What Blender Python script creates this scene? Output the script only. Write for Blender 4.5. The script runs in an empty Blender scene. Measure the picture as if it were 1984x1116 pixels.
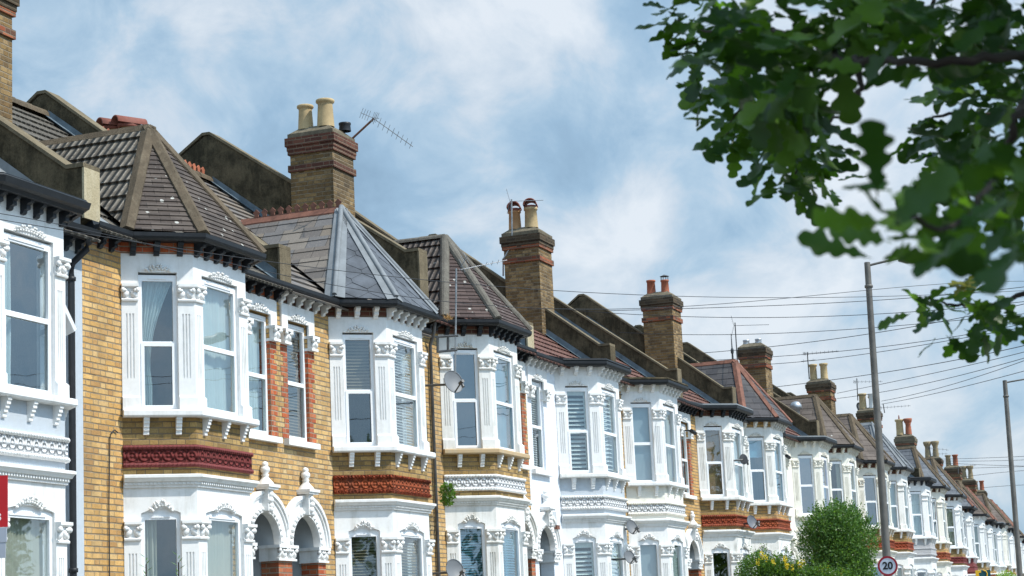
import bpy, math, random
from mathutils import Vector, Matrix
R = math.radians
sc = bpy.context.scene
COL = sc.collection
rnd = random.Random(7)

# ------------------------------------------------------------------ camera
CAM = Vector((0, -13.5, 1.6)); F_PX = 3903.3
_yaw, _pit, _rol = R(20.6419), R(10.2069), R(-2.66665)
_fw = Vector((math.cos(_yaw), math.sin(_yaw), 0)); _rt = Vector((math.sin(_yaw), -math.cos(_yaw), 0)); _up = Vector((0, 0, 1))
FW = _fw * math.cos(_pit) + _up * math.sin(_pit); _u2 = -_fw * math.sin(_pit) + _up * math.cos(_pit)
RT = _rt * math.cos(_rol) + _u2 * math.sin(_rol); UP = -_rt * math.sin(_rol) + _u2 * math.cos(_rol)
def ray(x, y): return FW + RT * ((x - 992) / F_PX) - UP * ((y - 558) / F_PX)
def at(x, y, d): return CAM + ray(x, y) * d               # point at depth d metres
def on_y(x, y, yy): r = ray(x, y); return CAM + r * ((yy - CAM.y) / r.y)
def on_x(x, y, xx): r = ray(x, y); return CAM + r * ((xx - CAM.x) / r.x)
cam = bpy.data.cameras.new('camera'); co = bpy.data.objects.new('camera', cam); COL.objects.link(co)
M = Matrix((RT, UP, -FW)).transposed().to_4x4(); M.translation = CAM; co.matrix_world = M
cam.sensor_width = 36; cam.lens = F_PX / 1984 * 36; cam.clip_start = .05; cam.clip_end = 6000
cam.dof.use_dof = True; cam.dof.focus_distance = 25.5; cam.dof.aperture_fstop = 13; cam.dof.aperture_blades = 8
sc.camera = co

# ------------------------------------------------------------------ node helper
class NT:
    def __init__(s, name, world=None):
        if world: s.t = world.node_tree
        else:
            s.mat = bpy.data.materials.new(name); s.mat.use_nodes = True; s.t = s.mat.node_tree
        s.t.nodes.clear()
    def n(s, ty, **kw):
        nd = s.t.nodes.new(ty)
        for k, v in kw.items():
            if k.startswith('i_'):
                k = k[2:]; key = int(k) if k.isdigit() else k.replace('_', ' ')
                s.put(nd.inputs[key], v)
            else: setattr(nd, k, v)
        return nd
    def put(s, inp, v):
        if isinstance(v, bpy.types.NodeSocket): s.t.links.new(v, inp)
        elif v is not None:
            if inp.type == 'RGBA' and len(v) == 3: v = (*v, 1)
            inp.default_value = v
    def m(s, op, a, b=None, c=None, clamp=False):
        nd = s.t.nodes.new('ShaderNodeMath'); nd.operation = op; nd.use_clamp = clamp
        for i, v in enumerate((a, b, c)):
            if v is not None: s.put(nd.inputs[i], v)
        return nd.outputs[0]
    def mix(s, f, a, b, mode='MIX'):
        nd = s.t.nodes.new('ShaderNodeMix'); nd.data_type = 'RGBA'; nd.blend_type = mode
        s.put(nd.inputs[0], f); s.put(nd.inputs[6], a); s.put(nd.inputs[7], b); return nd.outputs[2]
    def ramp(s, f, stops, interp='LINEAR'):
        nd = s.t.nodes.new('ShaderNodeValToRGB'); e = nd.color_ramp; e.interpolation = interp
        while len(e.elements) < len(stops): e.elements.new(.5)
        for el, (p, c) in zip(e.elements, stops):
            el.position = p; el.color = (*c, 1) if len(c) == 3 else c
        s.put(nd.inputs[0], f); return nd.outputs[0]
    def map(s, f, a, b, c=0., d=1., smooth=False):
        nd = s.t.nodes.new('ShaderNodeMapRange'); nd.clamp = True
        if smooth: nd.interpolation_type = 'SMOOTHSTEP'
        for i, v in enumerate((f, a, b, c, d)): s.put(nd.inputs[i], v)
        return nd.outputs[0]
    def noise(s, vec, scale, detail=4, rough=.55, dist=0.):
        nd = s.n('ShaderNodeTexNoise'); s.put(nd.inputs['Vector'], vec)
        nd.inputs['Scale'].default_value = scale; nd.inputs['Detail'].default_value = detail
        nd.inputs['Roughness'].default_value = rough; nd.inputs['Distortion'].default_value = dist
        return nd.outputs['Fac']
    def pos(s): return s.n('ShaderNodeNewGeometry').outputs['Position']
    def uv(s):
        u = s.n('ShaderNodeUVMap', uv_map='UV').outputs[0]
        sp = s.n('ShaderNodeSeparateXYZ', i_0=u); return sp.outputs[0], sp.outputs[1], u
    def comb(s, x, y, z=0.): return s.n('ShaderNodeCombineXYZ', i_0=x, i_1=y, i_2=z).outputs[0]
    def white(s, vec):
        nd = s.n('ShaderNodeTexWhiteNoise', noise_dimensions='3D', i_0=vec); return nd.outputs['Value']
    def scale(s, vec, k): return s.n('ShaderNodeVectorMath', operation='MULTIPLY', i_0=vec, i_1=k).outputs[0]
    def bump(s, h, strength=.5, dist=.02, normal=None):
        nd = s.n('ShaderNodeBump'); nd.inputs['Strength'].default_value = strength; nd.inputs['Distance'].default_value = dist
        s.put(nd.inputs['Height'], h)
        if normal is not None: s.put(nd.inputs['Normal'], normal)
        return nd.outputs[0]
    def out(s, col, rough=.7, normal=None, metal=0., spec=.4, coat=None, sub=None):
        b = s.n('ShaderNodeBsdfPrincipled'); s.put(b.inputs['Base Color'], col); s.put(b.inputs['Roughness'], rough)
        b.inputs['Metallic'].default_value = metal; b.inputs['Specular IOR Level'].default_value = spec
        if normal is not None: s.put(b.inputs['Normal'], normal)
        o = s.n('ShaderNodeOutputMaterial'); s.t.links.new(b.outputs[0], o.inputs[0]); return s.mat

def mat_brick(name, cols, mortar, soot=0., painted=False, bumpk=.6):
    g = NT(name); u, v, uv = g.uv(); P = g.pos()
    wob = g.noise(P, 9, 2); u = g.m('ADD', u, g.m('MULTIPLY', g.m('SUBTRACT', wob, .5), .016))
    v = g.m('ADD', v, g.m('MULTIPLY', g.m('SUBTRACT', g.noise(P, 7, 2), .5), .012))
    row = g.m('FLOOR', g.m('DIVIDE', v, .075)); fv = g.m('FRACT', g.m('DIVIDE', v, .075))
    uu = g.m('ADD', g.m('DIVIDE', u, .3375), g.m('MULTIPLY', g.m('FLOORED_MODULO', row, 2.), .5))
    iu = g.m('FLOOR', uu); fu = g.m('FRACT', uu)
    head = g.m('GREATER_THAN', fu, .6667)
    d1 = g.m('MINIMUM', fu, g.m('ABSOLUTE', g.m('SUBTRACT', fu, .6667))); d1 = g.m('MINIMUM', d1, g.m('SUBTRACT', 1., fu))
    du = g.m('MULTIPLY', d1, .60); dv = g.m('MULTIPLY', g.m('MINIMUM', fv, g.m('SUBTRACT', 1., fv)), .075)
    rough_e = g.m('MULTIPLY', g.m('SUBTRACT', g.noise(P, 60, 2), .5), .006)
    d = g.m('ADD', g.m('MINIMUM', du, dv), rough_e)
    face = g.map(d, .0045, .0115, smooth=True)
    rid = g.n('ShaderNodeObjectInfo').outputs['Random']
    idv = g.comb(g.m('ADD', iu, g.m('MULTIPLY', head, .5)), row, rid)
    w = g.white(idv)
    n = len(cols); c = g.ramp(w, [((i + .0) / n, k) for i, k in enumerate(cols)], 'CONSTANT')
    if painted: c = g.mix(.75, c, cols[0])
    w2 = g.white(g.scale(idv, (1.7, 1.3, 2.1)))
    c = g.mix(1., c, g.ramp(w2, [(0, (.96, .96, .96)), (1, (1.03, 1.03, 1.03))] if painted else [(0, (.88, .86, .84)), (.5, (1, 1, 1)), (1, (1.1, 1.1, 1.08))]), 'MULTIPLY')
    c = g.mix(1., c, g.ramp(g.noise(P, 45, 4, .7), [(.25, (.93,) * 3), (.7, (1.03,) * 3)] if painted else [(.25, (.72, .70, .68)), (.7, (1.15, 1.15, 1.12))]), 'MULTIPLY')
    big = g.noise(g.scale(P, (1, 1, .45)), 1.3, 5, .6)
    if painted: pass
    elif soot:
        c = g.mix(g.map(big, .62 - soot * .25, .72, 0, min(1., soot * 1.1)), c, (.05, .042, .03)); c = g.mix(g.map(g.noise(P, 7, 6, .7), .52, .7, 0, soot), c, (.045, .036, .026))
    else:
        c = g.mix(g.map(big, .46, .68, 0, .6), c, (.20, .135, .075)); c = g.mix(g.map(g.noise(P, 6, 6, .7), .52, .72, 0, .5), c, (.24, .17, .10)); c = g.mix(g.map(g.noise(P, 3.1, 4, .6), .5, .7, 0, .35), c, tuple(min(1, x * 1.15 + .06) for x in cols[1]))
    if painted: mcol = g.mix(.2, c, cols[0]); mt = g.mix(face, mcol, c)
    else: mt = g.mix(face, g.mix(g.map(g.noise(P, 3, 3), .35, .7), mortar, tuple(x * .55 for x in mortar)), c)
    h = g.m('ADD', face, g.m('MULTIPLY', g.noise(P, 70, 3), .35))
    if not painted:                                       # shadow under each brick painted in as a dark line along the joint
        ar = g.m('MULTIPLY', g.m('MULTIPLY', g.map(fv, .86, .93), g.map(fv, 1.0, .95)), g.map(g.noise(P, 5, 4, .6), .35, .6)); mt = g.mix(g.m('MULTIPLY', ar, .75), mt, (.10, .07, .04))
    return g.out(mt, .88, g.bump(h, bumpk * (.5 if painted else 1), .012), spec=.2)

def mat_paint(name, col, dirt=.25, rough=.55, grain=.0, dcol=(.42, .40, .34)):
    g = NT(name); P = g.pos()
    streak = g.noise(g.scale(P, (5, 5, .7)), 1.6, 5, .62); blot = g.noise(P, 3.2, 5, .6)
    k = g.m('MULTIPLY', g.map(streak, .45, .72), g.map(blot, .40, .62))
    c = g.mix(g.m('MULTIPLY', k, dirt), col, dcol)
    c = g.mix(1., c, g.ramp(g.noise(P, 18, 3), [(.3, (.955, .955, .95)), (.7, (1.02, 1.02, 1.02))]), 'MULTIPLY')
    h = g.noise(P, 90 if not grain else 140, 4, .7)
    return g.out(c, rough, g.bump(h, .12 + grain, .004 + grain * .01), spec=.35)

def mat_plain(name, col, rough=.5, metal=0., var=.12, spec=.4, sc_=12, bumpk=.1):
    g = NT(name); P = g.pos(); n = g.noise(P, sc_, 4, .6)
    c = g.mix(1., col, g.ramp(n, [(.3, (1 - var,) * 3), (.7, (1 + var,) * 3)]), 'MULTIPLY')
    return g.out(c, g.map(n, .2, .8, rough * .85, min(1, rough * 1.15)), g.bump(g.noise(P, 60, 3), bumpk, .004), metal, spec)

def mat_tile(name, cols, w=.17, row=.1, lich=.5, pan=False, dark=.5, moss=0.):
    g = NT(name); u, v, uv = g.uv(); P = g.pos()
    r = g.m('FLOOR', g.m('DIVIDE', v, row)); fv = g.m('FRACT', g.m('DIVIDE', v, row))
    uu = g.m('ADD', g.m('DIVIDE', u, w), g.m('MULTIPLY', g.m('FLOORED_MODULO', r, 2.), 0. if pan else .5))
    iu = g.m('FLOOR', uu); fu = g.m('FRACT', uu)
    rid = g.n('ShaderNodeObjectInfo').outputs['Random']
    idv = g.comb(iu, r, rid); wv = g.white(idv); n = len(cols)
    c = g.ramp(wv, [(i / n, k) for i, k in enumerate(cols)], 'CONSTANT' if not pan else 'LINEAR')
    big = g.noise(P, 2.2, 5, .62)
    c = g.mix(g.map(big, .45, .72, 0, dark), c, tuple(x * .5 for x in cols[0]))
    c = g.mix(g.map(g.noise(P, 30, 5, .75), .55, .75, 0, .5), c, tuple(min(.5, x * 2.2 + .03) for x in cols[0]))
    if moss: c = g.mix(g.map(g.noise(P, 5, 5, .7), .6, .7, 0, moss), c, (.10, .085, .03))
    if lich:
        vo = g.n('ShaderNodeTexVoronoi', i_Scale=7.); g.put(vo.inputs['Vector'], P)
        k = g.m('MULTIPLY', g.m('LESS_THAN', g.m('ADD', vo.outputs['Distance'], g.m('MULTIPLY', g.noise(P, 40, 2), .16)), .27),
                g.m('GREATER_THAN', g.white(g.scale(vo.outputs['Position'], (3, 3, 3))), 1 - .28 * lich))
        c = g.mix(g.m('MULTIPLY', k, .8), c, (.52, .51, .46))
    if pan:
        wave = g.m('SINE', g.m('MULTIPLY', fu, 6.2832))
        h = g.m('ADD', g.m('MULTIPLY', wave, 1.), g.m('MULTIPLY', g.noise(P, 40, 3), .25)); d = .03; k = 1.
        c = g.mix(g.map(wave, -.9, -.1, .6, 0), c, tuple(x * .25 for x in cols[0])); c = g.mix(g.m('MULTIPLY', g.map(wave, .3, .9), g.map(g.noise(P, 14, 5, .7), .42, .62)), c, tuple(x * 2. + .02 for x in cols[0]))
    else:
        e = g.map(g.m('MINIMUM', fu, g.m('SUBTRACT', 1., fu)), .0, .03)
        h = g.m('ADD', e, g.m('MULTIPLY', g.noise(P, 40, 3), .5)); d = .006; k = .7
        c = g.mix(g.m('MULTIPLY', g.m('SUBTRACT', 1., e), .6), c, (.02, .018, .016))
    return g.out(c, .8, g.bump(h, k, d), spec=.25)

def mat_render(name, col, stain, amt=.8, light=(.3, .25, .17)):      # weathered cement render with moss and soot
    g = NT(name); P = g.pos()
    a = g.noise(P, 2.1, 8, .72); b = g.noise(g.scale(P, (5, 5, 1)), 2.2, 8, .75)
    c = g.mix(g.map(a, .40, .58, 0, amt), col, stain)
    c = g.mix(g.map(b, .5, .72, 0, .55), c, light)
    c = g.mix(g.map(g.noise(P, 26, 4, .75), .5, .8, 0, .6), c, tuple(x * .45 for x in stain))
    return g.out(c, .95, g.bump(g.noise(P, 50, 5, .7), .7, .02), spec=.12)

def mat_terracotta(name, col, dark):
    g = NT(name); u, v, uv = g.uv(); P = g.pos()
    per = .15
    fu = g.m('SUBTRACT', g.m('FRACT', g.m('DIVIDE', u, per)), .5); fu = g.m('MULTIPLY', fu, per)
    fv = g.m('SUBTRACT', v, 4.212); fv2 = g.m('SUBTRACT', g.m('FRACT', g.m('ADD', g.m('DIVIDE', fv, per * 1.0), .5)), .5); fv2 = g.m('MULTIPLY', fv2, per)
    rr = g.m('SQRT', g.m('ADD', g.m('MULTIPLY', fu, fu), g.m('MULTIPLY', fv2, fv2)))
    ang = g.m('ARCTAN2', fv2, fu)
    pet = g.m('MULTIPLY', g.m('COSINE', g.m('MULTIPLY', ang, 4.)), .5)
    h = g.m('MULTIPLY', g.m('COSINE', g.m('MULTIPLY', rr, 120.)), .5)
    h = g.m('ADD', h, g.m('MULTIPLY', pet, g.map(rr, .01, .05)))
    h = g.m('ADD', h, g.m('MULTIPLY', g.noise(P, 30, 3), .6))
    lo = g.map(h, -.5, .6)
    c = g.mix(lo, tuple(x * .45 for x in col), col)
    c = g.mix(g.map(g.noise(P, 2.4, 5, .65), .5, .7, 0, .75), c, dark)
    return g.out(c, .86, g.bump(h, 1., .022), spec=.18)

def mat_glass(name, tint=(.82, .88, .88), refl=.165, opacity=.25):
    g = NT(name); P = g.pos()
    lw = g.n('ShaderNodeLayerWeight'); lw.inputs['Blend'].default_value = .35
    k = g.m('ADD', g.m('MULTIPLY', g.m('POWER', lw.outputs['Facing'], 2.), .75), refl)
    nz = g.bump(g.noise(P, 1.1, 2), .05, .06)
    gl = g.n('ShaderNodeBsdfGlossy', i_Roughness=.015); g.put(gl.inputs['Color'], (.93, .98, 1)); g.put(gl.inputs['Normal'], nz)
    tr = g.n('ShaderNodeBsdfTransparent'); g.put(tr.inputs['Color'], tint)
    mx = g.n('ShaderNodeMixShader'); g.put(mx.inputs[0], k)
    g.t.links.new(tr.outputs[0], mx.inputs[1]); g.t.links.new(gl.outputs[0], mx.inputs[2])
    o = g.n('ShaderNodeOutputMaterial'); g.t.links.new(mx.outputs[0], o.inputs[0]); return g.mat

def mat_cloth(name, col, tr=.35):
    g = NT(name); P = g.pos()
    d = g.n('ShaderNodeBsdfDiffuse', i_Color=col); t = g.n('ShaderNodeBsdfTranslucent', i_Color=col)
    m = g.n('ShaderNodeMixShader', i_0=tr); g.t.links.new(d.outputs[0], m.inputs[1]); g.t.links.new(t.outputs[0], m.inputs[2])
    o = g.n('ShaderNodeOutputMaterial'); g.t.links.new(m.outputs[0], o.inputs[0]); return g.mat

def mat_leaf(name, cols, tr=.35, tcol=(.2, .4, .03), rough=.42, sc_=7., spec=.45):
    g = NT(name); P = g.pos()
    w = g.noise(P, sc_, 3, .6); gi = g.n('ShaderNodeNewGeometry').outputs['Random Per Island']
    c = g.ramp(g.m('ADD', g.m('MULTIPLY', w, .35), g.m('MULTIPLY', gi, .65)), [(i / (len(cols) - 1), k) for i, k in enumerate(cols)])
    b = g.n('ShaderNodeBsdfPrincipled', i_Roughness=rough); g.put(b.inputs['Base Color'], c); b.inputs['Specular IOR Level'].default_value = spec
    t = g.n('ShaderNodeBsdfTranslucent'); g.put(t.inputs['Color'], g.mix(g.map(gi, .6, 1.), tuple(x * .5 for x in tcol), tuple(x * 1.5 for x in tcol)))
    m = g.n('ShaderNodeMixShader', i_0=tr); g.t.links.new(b.outputs[0], m.inputs[1]); g.t.links.new(t.outputs[0], m.inputs[2])
    o = g.n('ShaderNodeOutputMaterial'); g.t.links.new(m.outputs[0], o.inputs[0]); return g.mat

BR_Y = [(.59, .35, .125), (.63, .395, .155), (.54, .315, .11), (.61, .37, .14), (.50, .285, .11), (.63, .42, .19)]
BR_P = [(.56, .35, .14), (.60, .40, .18), (.52, .315, .125), (.57, .37, .155), (.50, .30, .125), (.62, .44, .225)]
BR_R = [(.46, .11, .04), (.40, .085, .035), (.52, .16, .07), (.36, .08, .035)]
BR_S = [(.24, .155, .066), (.30, .20, .092), (.20, .125, .055), (.16, .105, .052), (.34, .235, .12), (.22, .14, .060)]
BR_D = [(.36, .235, .09), (.43, .29, .12), (.27, .18, .075), (.33, .23, .10)]
MT = dict(
    brick_y=mat_brick('yellow_stock_brick', BR_Y, (.36, .29, .20), bumpk=1.), brick_p=mat_brick('pale_stock_brick', BR_P, (.38, .31, .22), bumpk=1.),
    brick_q=mat_brick('dark_red_brick', [(.27, .08, .04), (.20, .065, .038), (.32, .11, .055), (.12, .06, .04)], (.24, .18, .13), .2), brick_r=mat_brick('red_rubbed_brick', BR_R, (.42, .34, .26)), brick_s=mat_brick('sooty_stock_brick', BR_S, (.33, .265, .18), .72, bumpk=1.),
    brick_d=mat_brick('stained_stock_brick', BR_D, (.22, .17, .11), .3),
    brick_w=mat_brick('painted_brick', [(.77, .81, .86), (.79, .83, .87), (.75, .79, .85)], (.7, .74, .8), painted=True),
    brick_c=mat_brick('cream_painted_brick', [(.80, .77, .68), (.82, .79, .71), (.78, .75, .66)], (.7, .68, .6), painted=True),
    brick_k=mat_brick('blackened_brick', [(.075, .055, .035), (.055, .042, .03), (.10, .07, .045)], (.14, .115, .08), .3),
    brick_b=mat_brick('brown_red_brick', [(.125, .05, .036), (.095, .04, .03), (.15, .062, .042)], (.24, .18, .13), .25),
    render_g=mat_paint('pale_grey_render', (.50, .55, .60), .25, .8, .5), render_m=mat_paint('mid_grey_pebbledash', (.42, .42, .43), .25, .9, .9),
    white=mat_paint('white_masonry_paint', (.81, .808, .795), .55), white2=mat_paint('weathered_white_paint', (.80, .79, .755), .75),
    cream=mat_paint('cream_masonry_paint', (.82, .79, .70), .5), upvc=mat_plain('white_window_frame', (.84, .85, .86), .32, 0, .02, .5, 12, .02),
    stone=mat_paint('weathered_stone', (.62, .57, .47), .6), broken=mat_paint('bare_broken_stone', (.50, .36, .20), .5),
    maroon=mat_terracotta('maroon_painted_terracotta', (.19, .040, .037), (.12, .032, .03)), terra=mat_terracotta('orange_terracotta', (.36, .088, .036), (.11, .045, .03)),
    twhite=mat_terracotta('white_painted_terracotta', (.80, .81, .82), (.66, .66, .64)), tdark=mat_terracotta('brown_terracotta', (.32, .065, .028), (.10, .035, .025)),
    maroonp=mat_plain('maroon_moulding', (.18, .038, .036), .75, 0, .2), terrap=mat_plain('terracotta_moulding', (.30, .075, .035), .75, 0, .4, .3, 5),
    black=mat_plain('black_gloss_paint', (.014, .016, .019), .5, 0, .3, .35), blackm=mat_plain('black_bracket_paint', (.016, .02, .026), .5, 0, .3, .4),
    tile_b=mat_tile('brown_concrete_plain_tile', [(.072, .056, .047), (.088, .069, .057), (.06, .047, .04), (.10, .08, .067)], .27, .1, 1.8),
    tile_d=mat_tile('dark_purple_brown_tile', [(.075, .052, .046), (.095, .066, .058), (.06, .042, .038)], .27, .1, 1.6),
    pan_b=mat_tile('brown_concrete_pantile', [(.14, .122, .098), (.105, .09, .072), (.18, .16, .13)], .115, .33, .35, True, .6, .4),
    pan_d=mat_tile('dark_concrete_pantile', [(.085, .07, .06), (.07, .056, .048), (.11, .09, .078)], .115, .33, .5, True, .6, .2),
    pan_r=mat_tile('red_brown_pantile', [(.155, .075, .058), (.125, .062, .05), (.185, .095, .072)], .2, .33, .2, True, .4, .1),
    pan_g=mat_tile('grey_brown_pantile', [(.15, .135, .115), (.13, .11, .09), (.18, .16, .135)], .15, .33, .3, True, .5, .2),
    slate_b=mat_tile('brown_grey_slate', [(.20, .165, .13), (.17, .145, .125), (.14, .125, .115), (.22, .19, .16), (.16, .15, .145)], .36, .27, 0, False, .25),
    slate_g=mat_tile('grey_slate', [(.13, .14, .155), (.105, .115, .13), (.155, .165, .18)], .32, .24, 0, False, .3),
    slate_d=mat_tile('dark_slate', [(.075, .07, .072), (.06, .058, .062), (.09, .085, .085)], .32, .24, 0, False, .3),
    slate_n=mat_tile('brown_fibre_slate', [(.125, .10, .085), (.105, .085, .072), (.145, .118, .10)], .36, .27, .1, False, .3),
    hexs=mat_plain('hexagonal_slate', (.095, .105, .12), .75, 0, .4, .2, 3, .3), hip_b=mat_render('concrete_hip_tile', (.14, .108, .074), (.085, .068, .048), .7, (.22, .185, .13)),
    hip_r=mat_plain('red_clay_ridge', (.19, .085, .058), .8, 0, .4, .3, 6, .3), hip_d=mat_render('grey_round_hip', (.17, .155, .13), (.11, .10, .085), .6, (.30, .28, .23)),
    lead=mat_plain('sheet_lead', (.20, .215, .225), .75, 0, .2, .2, 4, .25), flash=mat_plain('blue_grey_flashing', (.12, .155, .18), .55, .1, .3, .4, 5, .2),
    rend=mat_render('sooty_cement_render', (.125, .10, .062), (.04, .034, .022), .95, (.19, .15, .09)), coping=mat_render('stone_coping', (.21, .17, .11), (.11, .09, .06), .7, (.30, .25, .165)),
    kneel=mat_render('pale_kneeler_stone', (.50, .43, .29), (.38, .31, .19), .6, (.6, .54, .4)), flaunch=mat_render('flaunching', (.20, .17, .12), (.10, .085, .06), .7, (.3, .26, .19)),
    pot_b=mat_plain('buff_clay', (.46, .34, .18), .75, 0, .25, .3, 4, .2), pot_d=mat_plain('weathered_buff_clay', (.30, .235, .14), .8, 0, .35, .3, 4, .2), pot_o=mat_plain('orange_buff_clay', (.44, .25, .12), .75, 0, .25, .3, 4, .2), pot_r=mat_plain('red_clay', (.36, .12, .065), .75, 0, .25, .3, 4, .2), cowl=mat_plain('brown_clay_hood', (.21, .07, .048), .7, 0, .3, .3, 5, .2),
    galv=mat_plain('galvanised_steel', (.42, .44, .46), .4, .7, .2, .5, 8), steel=mat_plain('dull_steel', (.12, .12, .12), .5, .5, .3, .5, 6),
    rust=mat_plain('rusty_steel', (.14, .065, .04), .8, .2, .4, .3, 10), alu=mat_plain('dull_aluminium', (.30, .31, .32), .45, .6, .2, .5, 9), dish=mat_plain('grey_dish_steel', (.15, .16, .17), .5, 0, .12, .4, 4), dish_d=mat_plain('dark_dish_steel', (.12, .13, .15), .5, 0, .2, .4, 4),
    post=mat_plain('weathered_lamp_post', (.15, .14, .125), .6, .3, .35, .4, 3, .3), wire=mat_plain('cable_black', (.022, .024, .028), .6),
    glass=mat_glass('window_glass'), glass_b=mat_glass('blue_window_glass', (.40, .62, .72), .24), glass_v=mat_glass('violet_window_glass', (.45, .45, .8), .30), 
    frost=mat_plain('frosted_film', (.30, .37, .41), .25, 0, .05, .5, 2, .02), brown=mat_render('brown_paper_blind', (.40, .25, .15), (.32, .20, .12), .5, (.5, .38, .26)),
    curtain=mat_cloth('white_curtain', (.74, .84, .84)), net=mat_cloth('cream_curtain', (.72, .71, .60)), blind=mat_plain('brown_wood_blind', (.22, .18, .12), .5), blindw=mat_plain('pale_slat_blind', (.66, .70, .70), .45),
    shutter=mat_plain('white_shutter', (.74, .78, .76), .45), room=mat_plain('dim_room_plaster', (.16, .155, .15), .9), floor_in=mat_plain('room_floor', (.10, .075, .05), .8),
    door=mat_plain('dark_door_paint', (.03, .05, .06), .3), porch=mat_paint('grey_porch_plaster', (.50, .54, .56), .2, .8),
    bark=mat_render('oak_bark', (.10, .085, .065), (.06, .052, .04), .7, (.14, .125, .10)), twig=mat_plain('oak_twig', (.035, .025, .018), .8),
    red=mat_plain('red_board', (.50, .012, .018), .4, 0, .05, .4, 3, .02), greyb=mat_plain('grey_board', (.36, .39, .45), .5, 0, .05, .4, 3, .02), whitep=mat_plain('white_print', (.78, .78, .78), .5, 0, .02),
    sred=mat_plain('sign_red', (.30, .012, .025), .4, 0, .08), swhite=mat_plain('sign_white', (.56, .60, .68), .4, 0, .06), sblack=mat_plain('sign_black', (.012, .012, .014), .4), teal=mat_plain('teal_board', (.006, .07, .08), .5), yel=mat_plain('yellow_board', (.72, .42, .02), .5),
)
for k_ in ('white', 'white2', 'cream'): pass

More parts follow.
